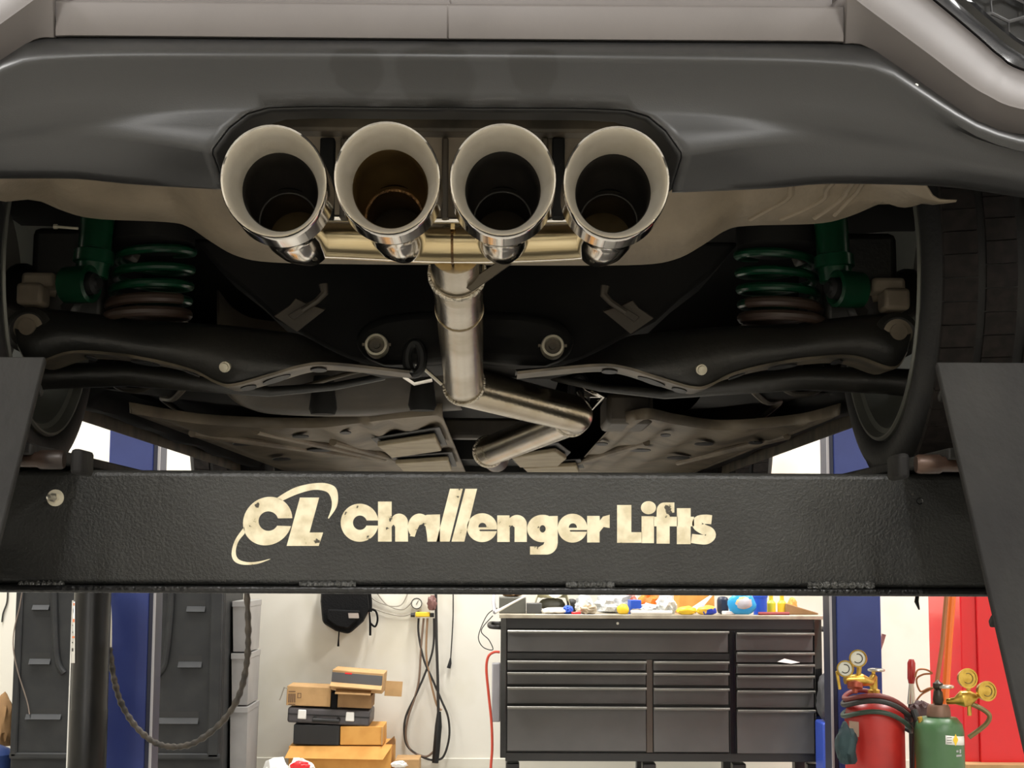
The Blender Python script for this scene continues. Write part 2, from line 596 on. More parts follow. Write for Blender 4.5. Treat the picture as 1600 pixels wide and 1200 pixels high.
# ---- runways, ramps, posts
RZ = P(1395, 722, 1.80).z
RW = 0.50
ri, li = 0.458, -0.474
for s, xi in ((1, ri), (-1, li)):
    xo = xi + s * RW

    def rw(b, xi=xi, xo=xo):
        b.mm((min(xi, xo), 1.56, RZ - 0.012), (max(xi, xo), 7.05, RZ))
        b.mm((min(xi, xi + s * 0.02), 1.93, RZ - 0.12), (max(xi, xi + s * 0.02), 6.9, RZ - 0.012))
        b.mm((min(xo, xo - s * 0.02), 1.93, RZ - 0.12), (max(xo, xo - s * 0.02), 6.9, RZ - 0.012))
    part('runway', m_ramp, lift, rw, bevel=0.002)
    # approach ramp tipped up into a wheel stop
    tp, bo = P(1465, 565, 1.597), P(1592, 1200, 1.347)
    dv = (bo - tp)
    dv.x = 0
    dv.normalize()
    nv = Vector((0, -dv.z, dv.y)).normalized()
    if nv.y > 0:
        nv = -nv
    q0 = Vector((xi, tp.y, tp.z))
    q1 = Vector((xo, tp.y, tp.z))
    ln = 0.60

    def rp(b, q0=q0, q1=q1):
        b.prism([q0, q1, q1 + dv * ln, q0 + dv * ln], -nv * 0.009)
        for k in (0.03, 0.30, 0.57):
            a = q0 + dv * k - nv * 0.009
            c = q1 + dv * k - nv * 0.009
            b.prism([a, c, c + dv * 0.008, a + dv * 0.008], -nv * 0.012)
    rpo = part('approach_ramp', m_ramp, lift, rp, bevel=0.002)
    pc = Vector((xi, 1.575, RZ - 0.016))
    part('hinge_pin', m_rust, rpo, lambda b: b.lathe(pc - Vector((s * 0.030, 0, 0)), (s, 0, 0), [(0, 0), (0, 0.0085), (0.003, 0.010), (0.024, 0.010), (0.027, 0.008), (0.16, 0.008)], 20))
    part('hinge_lug', m_ramp, rpo, lambda b: b.box(pc + Vector((s * 0.012 - s * 0.055, 0.02, -0.002)), (0.012, 0.05, 0.026)), bevel=0.004)


def post(name, cx, cy, mb, s):
    o = part('post', mb, lift, lambda b: b.mm((cx - 0.098, cy, 0.012), (cx + 0.098, cy + 0.16, 2.25)), bevel=0.006)
    part('guide_rail', m_navy, o, lambda b: b.mm((cx - s * 0.099, cy + 0.004, 0.012), (cx - s * 0.125, cy + 0.15, 2.25)))
    part('edge_strip', m_greytrim, o, lambda b: b.mm((cx - s * 0.118, cy - 0.004, 0.012), (cx - s * 0.128, cy + 0.004, 2.25)))
    part('foot_plate', m_navy, o, lambda b: b.mm((cx - 0.18, cy - 0.1, 0), (cx + 0.18, cy + 0.26, 0.012)))
    part('anchor_bolt', m_steel, o, lambda b: [b.lathe((cx + dx, cy + dy, 0.012), (0, 0, 1), [(0, 0.014), (0.012, 0.014), (0.012, 0.0)], 6) for dx in (-0.14, 0.14) for dy in (-0.06, 0.22)])


PXL, PXR = P(198, 930, 6.8).x, P(1341, 930, 6.8).x
post('post', PXL, 6.8, m_blue, -1)
post('post', PXR, 6.8, m_blue, 1)
for s in (-1, 1):
    post('post', LX + s * 1.69, 1.72, m_blue, s)
part('crossbeam', m_lift, lift, lambda b: b.mm((PXL + 0.1, 6.83, bb), (PXR - 0.1, 6.97, RZ - 0.02)), bevel=0.006)

# corrugated loom hose hanging off the left post
hp_ = [P(385, 915, 6.62), P(388, 985, 6.6), P(385, 1040, 6.6), P(372, 1090, 6.6), P(345, 1130, 6.6), P(305, 1160, 6.6), P(270, 1167, 6.6), P(240, 1159, 6.62), P(212, 1135, 6.64), P(190, 1100, 6.66), P(178, 1060, 6.68), P(171, 1012, 6.70)]
hs = resample(hp_, 150)
m_loom = mat('loom', (66, 58, 48), 0.6, 0, (40, 36, 30), 16)
part('cable_loom', m_loom, lift, lambda b: b.tube(hs, [0.0125 + 0.0022 * math.sin(i * 1.5) + 0.0010 * math.sin(i * 0.63) for i in range(150)], 10))
part('white_sleeve', mat('white_sleeve', (214, 208, 190), 0.5), lift, lambda b: b.tube([P(171, 1014, 6.72), P(171, 970, 6.74), P(168, 905, 6.76)], 0.011, 10), label='white plastic sleeve')

# ================================================================== CAR
XC = -0.055
car = thing('car', (XC, 3.8, RZ), 'grey hatchback with four polished exhaust tips raised on the lift', 'car')

m_white_speck = mat('speck', (220, 218, 210), 0.6)
# ---- bumper cover (plastic lower part)
seam = smoothpts([(688, 65), (1000, 67), (1300, 69), (1350, 73), (1400, 104), (1450, 139), (1500, 174), (1540, 197), (1600, 213), (1760, 228)])
ridge = smoothpts([(688, 88), (1000, 91), (1200, 94), (1340, 102), (1380, 112), (1430, 143), (1500, 188), (1540, 208), (1600, 225), (1760, 240)])
rowT = smoothpts([(688, 168), (900, 169), (980, 172), (1060, 174), (1150, 180), (1300, 196), (1420, 214), (1520, 235), (1600, 250), (1760, 275)])


def curv(px):
    return 0.10 * ((px - 688) / 900.0) ** 2


xs = [694 + i * 286 / 14 for i in range(14)] + [980 + 780 * (i / 26) ** 1.15 for i in range(27)]


def fade(px, a, b):
    t = min(max((px - a) / (b - a), 0), 1)
    return 1 - t * t * (3 - 2 * t)


EXT = [Vector((0.03, 0.012, 0)), Vector((0.08, 0.04, 0)), Vector((0.14, 0.09, 0)), Vector((0.19, 0.17, 0)), Vector((0.22, 0.25, 0)), Vector((0.232, 0.33, 0))]


def wrap_corner(row):
    return list(row) + [row[-1] + e for e in EXT]


bump_b = MB()
rows = []
rows.append([P(x, seam(x) + 1, 1.590 + curv(x)) for x in xs])
rows.append([P(x, seam(x) + 2, 1.572 + curv(x)) for x in xs])
rows.append([P(x, seam(x) * 0.45 + ridge(x) * 0.55, 1.548 + curv(x)) for x in xs])
rows.append([P(x, ridge(x) - 6, 1.5375 + curv(x)) for x in xs])
rows.append([P(x, ridge(x) - 2, 1.5338 + curv(x)) for x in xs])
rows.append([P(x, ridge(x), 1.533 + curv(x)) for x in xs])
rows.append([P(x, ridge(x) + 3, 1.5332 + curv(x)) for x in xs])
rows.append([P(x, ridge(x) + 9, 1.5345 + curv(x)) for x in xs])
rows.append([P(x, ridge(x) * 0.65 + rowT(x) * 0.35, 1.541 + curv(x)) for x in xs])
rows.append([P(x, ridge(x) * 0.3 + rowT(x) * 0.7, 1.546 + curv(x)) for x in xs])
rows.append([P(x, rowT(x), 1.549 + curv(x)) for x in xs])
bump_b.sheet([wrap_corner(r) for r in rows])
# side zones around the exhaust opening
us = [(x - 980) / 780 for x in xs[14:]]
fd = lambda x: fade(x, 1064, 1330)
side = [
    (980, rowT, lambda x: 1.549),
    (1012, smoothpts([(1012, 182), (1150, 188), (1300, 203), (1420, 222), (1520, 243), (1760, 281)]), lambda x: 1.5515 - 0.003 * fd(x)),
    (1040, smoothpts([(1040, 205), (1150, 204), (1240, 206), (1320, 212), (1420, 229), (1520, 250), (1760, 287)]), lambda x: 1.554 - 0.0115 * fd(x)),
    (1064, smoothpts([(1064, 238), (1110, 230), (1180, 222), (1250, 218), (1330, 222), (1420, 238), (1520, 258), (1760, 294)]), lambda x: 1.557 - 0.021 * fd(x)),
    (1065, smoothpts([(1065, 245), (1110, 237), (1180, 229), (1250, 225), (1330, 229), (1420, 243), (1520, 263), (1760, 298)]), lambda x: 1.558 - 0.0195 * fd(x)),
    (1057, smoothpts([(1057, 270), (1150, 260), (1300, 252), (1450, 262), (1600, 284), (1760, 310)]), lambda x: 1.563 - 0.005 * fd(x)),
    (1051, smoothpts([(1051, 289), (1200, 280), (1300, 272), (1450, 275), (1600, 295), (1760, 322)]), lambda x: 1.569),
    (1050, smoothpts([(1050, 296), (1200, 287), (1300, 279), (1450, 281), (1600, 301), (1760, 327)]), lambda x: 1.573),
    (1050, smoothpts([(1050, 297), (1200, 290), (1300, 282), (1450, 285), (1600, 304), (1760, 329)]), lambda x: 1.585),
    (1050, smoothpts([(1050, 297), (1200, 290.5), (1300, 283), (1450, 286), (1600, 305), (1760, 330)]), lambda x: 1.64),
]
rows = []
for (xl, fy, fY) in side:
    r = []
    for u in us:
        x = xl + (1760 - xl) * u
        r.append(P(x, fy(x), fY(x) + curv(x)))
    rows.append(r)
bump_b.sheet([wrap_corner(r) for r in rows])
bump_b.mirror(XC)
bumper = bump_b.build('bumper_cover', m_plastic, car, solid=0.003, angle=50)
# soot and water marks above the tips
nt = m_plastic.node_tree
bsdf = nt.nodes['Principled BSDF']
src = bsdf.inputs['Base Color'].links[0].from_socket
tcn = nt.nodes.new('ShaderNodeTexCoord')
nz = nt.nodes.new('ShaderNodeTexNoise')
nz.inputs['Scale'].default_value = 22
nt.links.new(tcn.outputs['Object'], nz.inputs['Vector'])
off = nt.nodes.new('ShaderNodeVectorMath')
off.operation = 'MULTIPLY_ADD'
off.inputs[1].default_value = (0.03, 0.03, 0.03)
nt.links.new(nz.outputs['Color'], off.inputs[0])
nt.links.new(tcn.outputs['Object'], off.inputs[2])
acc = None
for (sx_, sy_, sr_) in ((560, 108, 0.026), (682, 118, 0.040), (834, 112, 0.028), (120, 232, 0.02)):
    q = P(sx_, sy_, 1.54) - ORG[bumper] + Vector((0.015, 0.015, 0.015))
    ds = nt.nodes.new('ShaderNodeVectorMath')
    ds.operation = 'DISTANCE'
    ds.inputs[1].default_value = q
    nt.links.new(off.outputs[0], ds.inputs[0])
    mr = nt.nodes.new('ShaderNodeMapRange')
    mr.inputs['From Min'].default_value = sr_ * 0.92
    mr.inputs['From Max'].default_value = sr_ * 1.08
    mr.inputs['To Min'].default_value = 1
    mr.inputs['To Max'].default_value = 0
    nt.links.new(ds.outputs['Value'], mr.inputs['Value'])
    if acc is None:
        acc = mr.outputs['Result']
    else:
        mx = nt.nodes.new('ShaderNodeMath')
        mx.operation = 'MAXIMUM'
        nt.links.new(acc, mx.inputs[0])
        nt.links.new(mr.outputs['Result'], mx.inputs[1])
        acc = mx.outputs[0]
mix = nt.nodes.new('ShaderNodeMix')
mix.data_type = 'RGBA'
nt.links.new(acc, mix.inputs['Factor'])
nt.links.new(src, mix.inputs['A'])
mix.inputs['B'].default_value = rgb(23, 23, 22)
nt.links.new(mix.outputs['Result'], bsdf.inputs['Base Color'])
for (sx_, sy_, Ys, sr_) in ((1432, 133, 1.5375, 0.0020), (1357, 196, 1.5480, 0.0010), (1150, 150, 1.5455, 0.0009), (371, 164, 1.5485, 0.0009), (302, 150, 1.5465, 0.0008)):
    q = P(sx_, sy_, Ys + curv(688 + abs(sx_ - 691)))
    part('dust_speck', m_white_speck, bumper, lambda b: b.blob(q, (sr_ * 1.2, sr_ * 0.8, sr_), 2, 0.1, 2, 1, False))
# recess lining of the exhaust opening
edge = [P(x, rowT(x), 1.549 + curv(x)) for x in xs[:15]]
edge += [rows[k][0] for k in range(1, 8)]
lin_b = MB()
inn1 = [p + Vector((-0.002 if i > 12 else 0, 0.012, 0.0)) for i, p in enumerate(edge)]
inn2 = [p + Vector((-0.010 if i > 12 else 0, 0.052, 0.004)) for i, p in enumerate(edge)]
inn3 = [p + Vector((0.004 if i > 12 else 0, 0.056, 0.03)) for i, p in enumerate(edge)]
lin_b.sheet([edge, inn1, inn2, inn3])
lin_b.mirror(XC)
lin_b.build('exhaust_opening_trim', m_plasticdark, car, solid=0.002, angle=50)

# painted lower bumper
pt = MB()
xs2 = [694 + i * 624 / 30 for i in range(31)]
topy = smoothpts([(688, 6), (1000, 8), (1250, 10), (1330, 11)])
pr = []
pr.append([P(x, seam(x) - 1, 1.596 + curv(x)) for x in xs2])
pr.append([P(x, seam(x) - 2.5, 1.567 + curv(x)) for x in xs2])
pr.append([P(x, seam(x) - 5, 1.563 + curv(x)) for x in xs2])
pr.append([P(x, topy(x) + 4, 1.556 + curv(x)) for x in xs2])
pr.append([P(x, topy(x) + 1, 1.557 + curv(x)) for x in xs2])
pr.append([P(x, topy(x), 1.560 + curv(x)) for x in xs2])
pr.append([p + Vector((0, 0.05, 0.012)) for p in pr[-1]])
pr.append([p + Vector((0, 0.005, 0.012)) for p in pr[-1]])
pr.append([p + Vector((0, 0.02, 0.30)) for p in pr[-1]])
pt.sheet(pr)
A_ = resample([P(x, y, 1.567 + curv(x)) for x, y in ((1318, 66), (1350, 68.5), (1400, 99), (1450, 134), (1500, 169), (1540, 192), (1600, 208), (1760, 223))], 40)
A0 = [p + Vector((0, 0.03, 0.0015)) for p in A_]
B_ = resample([P(x, y, 1.540 + curv(x)) for x, y in ((1322, -12), (1350, 10), (1400, 47), (1450, 84), (1500, 122), (1540, 148), (1600, 171), (1760, 190))], 40)
B0 = [A_[i].lerp(B_[i], 0.96) + Vector((0, 0.0005, 0)) for i in range(40)]
B1 = [p + Vector((0, 0.0008, 0.0022)) for p in B_]
C_ = resample([P(x, y, 1.544 + curv(x)) for x, y in ((1400, -46), (1432, -18), (1455, 1), (1495, 34), (1530, 64), (1560, 90), (1600, 113), (1760, 158))], 40)
pt.sheet([wrap_corner(r) for r in (A0, A_, B0, B_, B1, C_)])
# wall from plate recess corner up
pt.sheet([[pr[k][-1] for k in range(2, 8)], [B_[0].lerp(A_[0], 1 - k / 5.0) for k in range(6)]])
up1 = [C_[0], C_[0] + Vector((0.02, 0.01, 0.30))]
pt.mirror(XC)
pt.build('painted_bumper', m_paint, car, solid=0.002, angle=40)
# gloss trim and vent with honeycomb
tr = MB()
D_ = resample([P(x, y, 1.575 + curv(x)) for x, y in ((1445, -66), (1482, -36), (1521, 1), (1550, 28), (1575, 48), (1600, 66), (1660, 96), (1760, 122))], 40)
C1 = [p + Vector((0.001, -0.004, 0.002)) for p in C_]
M1 = [C_[i].lerp(D_[i], 0.35) + Vector((0, -0.003, 0)) for i in range(40)]
M2 = [C_[i].lerp(D_[i], 0.6) + Vector((0, 0.002, 0)) for i in range(40)]
M3 = [C_[i].lerp(D_[i], 0.8) + Vector((0, -0.004, 0)) for i in range(40)]
tr.sheet([C_, C1, M1, M2, M3, D_, [p + Vector((0, 0.02, 0.0)) for p in D_]])
m_trim = mat('trim_black', (16, 16, 17), 0.16)
trim = tr.build('vent_trim', m_trim, car, solid=0.002, angle=40)
trim2 = tr.mirrored(XC).build('vent_trim', m_trim, car, solid=0.002, angle=40)
E_ = [D_[k] + Vector((0.004, 0.005, 0.085 * math.sin(PI * k / 39) ** 0.7)) for k in range(40)]
vb = MB()
vb.sheet([[p + Vector((0, 0.022, -0.004)) for p in D_], [D_[k].lerp(E_[k], 0.5) + Vector((0, 0.022, 0)) for k in range(40)], [p + Vector((0, 0.022, 0.012)) for p in E_]])
vb.build('vent_backing', m_plasticdark, car)
vb.mirrored(XC).build('vent_backing', m_plasticdark, car)
# painted quarter panel above the vent, running round to the wheel arch
qp = MB()
q0_ = [pr[-2][-1]] + E_ + [C_[-1] + e for e in EXT]
q1_ = [p + Vector((0, 0.006, 0.03)) for p in q0_]
q2_ = [Vector((p.x, p.y + 0.03, 2.02)) for p in q0_]
q3_ = [Vector((p.x, p.y + 0.06, 2.22)) for p in q0_]
qp.sheet([q0_, q1_, q2_, q3_])
qp.build('quarter_panel', m_paint, car, solid=0.002, angle=40)
qp.mirrored(XC).build('quarter_panel', m_paint, car, solid=0.002, angle=40)
hx = MB()
hr = 0.0245
for i in range(-2, 16):
    for j in range(-2, 10):
        cxx = D_[0].x + i * hr * 1.73 + (j % 2) * hr * 0.866
        czz = D_[-1].z + j * hr * 0.98
        k = min(range(40), key=lambda n_: abs(D_[n_].x - cxx))
        if abs(D_[k].x - cxx) > 0.02 or not (D_[k].z - 0.006 < czz < E_[k].z + 0.004):
            continue
        w3 = []
        for a in (30, 90, 150, 210, 270, 330):
            xx, zz = cxx + hr * math.cos(math.radians(a)), czz + hr * 0.62 * math.sin(math.radians(a))
            kk = min(range(40), key=lambda n_: abs(D_[n_].x - xx))
            w3.append(Vector((xx, D_[kk].y + 0.015, zz)))
        hx.tube(w3, 0.0016, 6, closed=True)
m_hex = mat('hex_plastic', (64, 64, 66), 0.35)
hx.build('honeycomb_mesh', m_hex, trim)
hx.mirrored(XC).build('honeycomb_mesh', m_hex, trim2)

# ---- upper body shell
bs = MB()


def sect(y, zs, wr, roof, rr):
    h = [(0.80 * wr, zs), (0.90 * wr, zs + 0.08), (0.93 * wr, max(zs + 0.16, 2.02)), (0.92 * wr, 2.20), (0.86 * wr, 2.32), (0.70 * rr, roof - 0.10), (0.55 * rr, roof - 0.02), (0.0, roof)]
    pts = [Vector((XC + x, y, z)) for x, z in h]
    return pts + [Vector((XC - x, y, z)) for x, z in h[-2::-1]]


st = [(1.80, 1.90, 0.97, 2.44, 0.95), (1.84, 1.84, 0.98, 2.54, 0.95), (1.95, 1.82, 0.98, 2.68, 0.98), (2.10, 1.87, 1.0, 2.72, 1), (2.25, 1.98, 1.0, 2.75, 1),
      (2.48, 2.06, 1.0, 2.78, 1), (2.72, 1.98, 1.0, 2.80, 1), (2.86, 1.60, 1.0, 2.81, 1), (3.6, 1.57, 1.0, 2.82, 1), (4.4, 1.57, 1.0, 2.76, 1),
      (4.80, 1.60, 1.0, 2.5, 1), (4.95, 1.98, 1.0, 2.42, 1), (5.18, 2.06, 1.0, 2.36, 1), (5.42, 1.98, 0.99, 2.32, 1), (5.56, 1.62, 0.97, 2.28, 1), (5.95, 1.65, 0.86, 2.16, 0.9)]
bs.sheet([sect(*a) for a in st])
bs.build('body_shell', m_paint, car, solid=0.004, angle=30)
part('hatch_panel', m_paint, car, lambda b: b.add(sect(*st[0]), [tuple(range(15))]), solid=0.004, soff=0)

# ---- exhaust tips
m_lip = m_chrome
TIPS = [(428, 284), (605, 279), (786, 282), (963, 286)]
SL = math.tan(math.radians(19))
seg = 56
for k, (tx, ty) in enumerate(TIPS):
    c = P(tx, ty, 1.50)
    ro, ri_ = 0.0533, 0.0388

    def ring(r, y, s=1.0, dz=0.0):
        return [Vector((c.x + r * math.cos(2 * PI * i / seg), y - s * SL * r * math.sin(2 * PI * i / seg), c.z + dz + r * math.sin(2 * PI * i / seg))) for i in range(seg + 1)]
    ob = MB()
    ob.sheet([ring(ro - 0.0022, 1.4992), ring(ro - 0.0008, 1.4978), ring(ro, 1.5000), ring(ro, 1.512), ring(ro, 1.565, 0.0), ring(ro - 0.002, 1.568, 0.0), ring(0.0425, 1.584, 0, -0.0075), ring(0.0335, 1.604, 0, -0.0155), ring(0.032, 1.612, 0, -0.017), ring(0.032, 1.645, 0, -0.0175), ring(0.030, 1.70, 0, -0.015), ring(0.024, 1.79, 0, -0.006)])
    tip = ob.build('exhaust_tip', m_chrome, car, angle=30, label='polished steel exhaust tip')
    cb = MB()
    cb.sheet([ring(ro - 0.0022, 1.4992), ring(ro - 0.004, 1.502), ring(0.0465, 1.518), ring(0.042, 1.531), ring(ri_, 1.545, 0.8)])
    cb.build('tip_cone', m_brushed, tip, angle=40, label='brushed flared inner cone')
    sb = MB()
    sb.sheet([ring(ri_, 1.545, 0.8), ring(ri_ - 0.0012, 1.548, 0.8), ring(ri_ - 0.001, 1.572, 0.1), ring(0.0375, 1.588, 0, -0.008), ring(0.0312, 1.6075, 0, -0.0155), ring(0.0308, 1.612, 0, -0.017), ring(0.0306, 1.640, 0, -0.0175), ring(0.0290, 1.678, -1.6, -0.0155)])
    sb.build('tip_sleeve', m_soot if k != 1 else mat('bronzed_inner', (120, 98, 62), 0.4, 0.85, (84, 66, 40), 10), tip, angle=40, label='sooty inner sleeve')
    eb = MB()
    eb.sheet([ring(0.0291, 1.6775, -1.6, -0.0155), ring(0.020, 1.679, -1.6, -0.0155), ring(0.010, 1.680, -1.6, -0.0155), ring(0.0, 1.680, 0, -0.0155)])
    eb.build('elbow_wall', mat('elbow_lit', (150, 128, 92), 0.4, 0.6, (110, 92, 64), 20) if k in (0, 3) else mat('elbow_dark', (80, 72, 60), 0.45, 0.5), tip, angle=60)  # outer tips: lighter wall colour stands for light reflected off the floor
    wb = MB()
    wb.tube([Vector((c.x + 0.0306 * math.cos(2 * PI * i / 40), 1.609 + 0.0006 * math.sin(i * 3.1), c.z - 0.016 + 0.0306 * math.sin(2 * PI * i / 40))) for i in range(40)], 0.0022 if k == 1 else 0.0014, 8, closed=True)
    wb.build('weld_ring', m_weld if k == 1 else m_soot, tip, angle=60)

# cross tube (oval, bowed)
MY = 1.785
mp_ = resample([P(425, 352, MY), P(470, 372, MY), P(560, 378, MY), P(708, 384, MY), P(850, 381, MY), P(930, 374, MY), P(972, 354, MY)], 60)


def oval(b, path, ry, rz, sg=24):
    rr = []
    for i, p in enumerate(path):
        rr.append([p + Vector((0, ry * math.cos(2 * PI * s / sg), rz * math.sin(2 * PI * s / sg))) for s in range(sg + 1)])
    b.sheet(rr)


mani = part('exhaust_manifold', m_gold, car, lambda b: oval(b, mp_, 0.030, 0.0212), label='golden heat-tinted cross tube joining the tips')
part('weld_seam', m_weld, mani, lambda b: oval(b, [P(705.5, 384, MY), P(707.5, 384, MY), P(709.5, 384, MY)], 0.0312, 0.0222))
part('edge_line', m_chrome, mani, lambda b: b.tube([p + Vector((0, -0.006, -0.0208)) for p in mp_[6:-6]], 0.0012, 6))  # thin chrome line along the tube's lower edge
part('support_rod', m_chrome, mani, lambda b: b.tube([P(505, 340, 1.74), P(620, 343, 1.75), P(800, 345, 1.75), P(900, 343, 1.74)], 0.0042, 12))
part('mount_tab', m_gold, mani, lambda b: b.mm(P(703, 358, 1.753), P(712, 344, 1.765)), bevel=0.001)

# pipe
pr_ = 0.0318
q_a, q_b, q_c, q_d = P(712, 388, 1.80), P(725, 603, 2.50), P(903, 648, 2.80), P(762, 706, 3.55)


def elbow(p, a, b, d, n=5):
    u = (a - p).normalized() * d
    v_ = (b - p).normalized() * d
    return [p + u * (1 - t) ** 2 + v_ * t ** 2 for t in [i / n for i in range(n + 1)]]


path1 = [q_a, q_a.lerp(q_b, 0.30), q_b + (q_a - q_b).normalized() * 0.05]
pipe = part('exhaust_pipe', m_pipe, car, lambda b: b.tube([q_a, q_a.lerp(q_b, 0.5), q_b], pr_, 40, cap=True), label='brushed stainless pipe running forward')
part('exhaust_pipe', m_pipe, car, lambda b: b.tube([q_b] + [q_b.lerp(q_c, t) for t in (0.2, 0.8)] + elbow(q_c, q_b, q_d, 0.035) + [q_d], 0.0335, 40))
part('pipe_elbow', m_pipe, pipe, lambda b: b.blob(q_b, (0.0335, 0.034, 0.0333), 0, 0.0, 1, 4, False))
e1 = (q_a - q_b).normalized()


def wring(b, c, ax, r, t=0.0022, n=48, amp=0.0004):
    ax = ax.normalized()
    u = ax.orthogonal().normalized()
    v_ = ax.cross(u)
    b.tube([c + (u * math.cos(2 * PI * i / n) + v_ * math.sin(2 * PI * i / n)) * r + ax * amp * math.sin(i * 2.7) for i in range(n)], t, 8, closed=True)


part('weld_ring', m_weldbright, pipe, lambda b: wring(b, q_b + e1 * 0.014, (e1 - (q_c - q_b).normalized() * 0.9), 0.034, 0.0030))
for t, rr, tt in ((0.14, 0.0335, 0.004), (0.36, 0.0322, 0.0014)):
    part('weld_ring', m_weldbright if t < 0.2 else m_pipe, pipe, lambda b: wring(b, q_a.lerp(q_b, t), e1, rr, tt))
part('coupler_sleeve', m_pipe, pipe, lambda b: b.lathe(q_a, (q_b - q_a), [(0.085, 0.0318), (0.087, 0.0336), (0.14, 0.0336), (0.142, 0.0318)], 40))
e2 = (q_d - q_c).normalized()
part('weld_ring', m_weldbright, pipe, lambda b: wring(b, q_c + e2 * 0.05, e2, 0.0338, 0.0028))
part('weld_ring', m_weldbright, pipe, lambda b: wring(b, q_d - e2 * 0.01, e2, 0.0345, 0.004))
part('flex_end', m_rust, pipe, lambda b: b.tube([q_d - e2 * 0.02, q_d + Vector((0.02, 0.10, -0.012))], 0.030, 24))
# bracket running off the manifold
part('hanger_bracket', mat('dull_steel', (70, 64, 54), 0.35, 0.8), pipe, lambda b: b.prism([P(722, 446, 1.86), P(738, 456, 1.86), P(800, 412, 1.84), P(784, 404, 1.84)], (0, 0.012, 0.002)), bevel=0.001)
hang = part('hanger_rod', m_steel, pipe, lambda b: b.tube(resample([P(690, 600, 2.48), P(665, 578, 2.46), P(648, 566, 2.44), P(640, 556, 2.44)], 16), 0.0035, 8))
# rubber exhaust hangers
for (hx_, hy_, Yh) in ((648, 560, 2.42), (905, 612, 2.9)):
    part('rubber_hanger', m_plasticdark, car, lambda b: b.tube([P(hx_ + 12 * math.cos(a), hy_ + 24 * math.sin(a), Yh) for a in [2 * PI * i / 24 for i in range(24)]], 0.008, 10, closed=True))
part('hanger_clip', m_chrome, car, lambda b: (b.tube([P(908, 601, 2.86), P(944, 622, 2.86), P(922, 638, 2.86), P(905, 612, 2.88)], 0.006, 8), b.box(P(925, 616, 2.87), (0.03, 0.01, 0.012))))
part('hanger_clip', m_chrome, car, lambda b: b.tube([P(632, 587, 2.5), P(648, 598, 2.5), P(675, 592, 2.5)], 0.005, 8))

# ---- rear body panel / heat shield (tan)
tl = [(10, 303), (50, 309), (100, 330), (150, 342), (260, 347), (295, 355), (330, 378), (370, 400), (425, 410), (560, 413), (712.5, 414)]
low = resample([P(x, y, 1.95) for x, y in tl], 46)
tb = MB()
rt = []
for i, p in enumerate(low):
    t = i / 45.0
    kk = min(1, max(0, (t - 0.08) / 0.12))
    rt.append(Vector((p.x, 1.72 + 0.02 * (1 - t), 1.70 + 0.075 * kk + 0.0 * t)))
mid1 = [rt[i].lerp(low[i], 0.35) + Vector((0, 0.02, 0.012 * math.sin(i * 0.4))) for i in range(46)]
mid2 = [rt[i].lerp(low[i], 0.7) + Vector((0, 0.0, -0.004 - 0.004 * math.sin(i * 0.5))) for i in range(46)]
curl = [p + Vector((0, 0.012, 0.004)) for p in low]
curl2 = [p + Vector((0, 0.03, 0.05)) for p in low]
tb.sheet([rt, mid1, mid2, low, curl, curl2])
tb.mirror(XC)
tan = tb.build('rear_floor_panel', m_tan, car, angle=60, solid=0.003, label='dusty tan sheet-metal panel behind the tips')
for k in range(4):
    i0 = 8 + 2 * k
    pts = []
    for t in (0.25, 0.45, 0.6, 0.75, 0.9):
        q = [rt, mid1, mid2, low]
        ii = i0 + int(round(4 * t))
        seg_t = t
        pA = rt[ii].lerp(low[ii], seg_t)
        pB = mid1[ii].lerp(mid2[ii], (t - 0.35) / 0.35) if 0.35 <= t <= 0.7 else (rt[ii].lerp(mid1[ii], t / 0.35) if t < 0.35 else mid2[ii].lerp(low[ii], (t - 0.7) / 0.3))
        pts.append(Vector((2 * XC - pB.x, pB.y, pB.z + 0.001)))
    part('stamped_rib', m_tan, tan, lambda b: b.tube(resample(pts, 14), 0.0045, 8))
for (x0, x1, m_) in ((500, 520, m_under), (532, 548, m_tank), (690, 700, m_tank), (862, 884, m_under), (846, 858, m_tank)):
    part('panel_bracket', m_, car, lambda b: b.mm(P(x0, 345, 1.735), P(x1, 207, 1.70) + Vector((0, 0.02, 0))), bevel=0.002)
part('bumper_reinforcement', m_flange, car, lambda b: b.mm((XC - 0.30, 1.70, P(690, 205, 1.7).z), (XC + 0.30, 1.73, P(690, 190, 1.7).z + 0.02)), bevel=0.004)

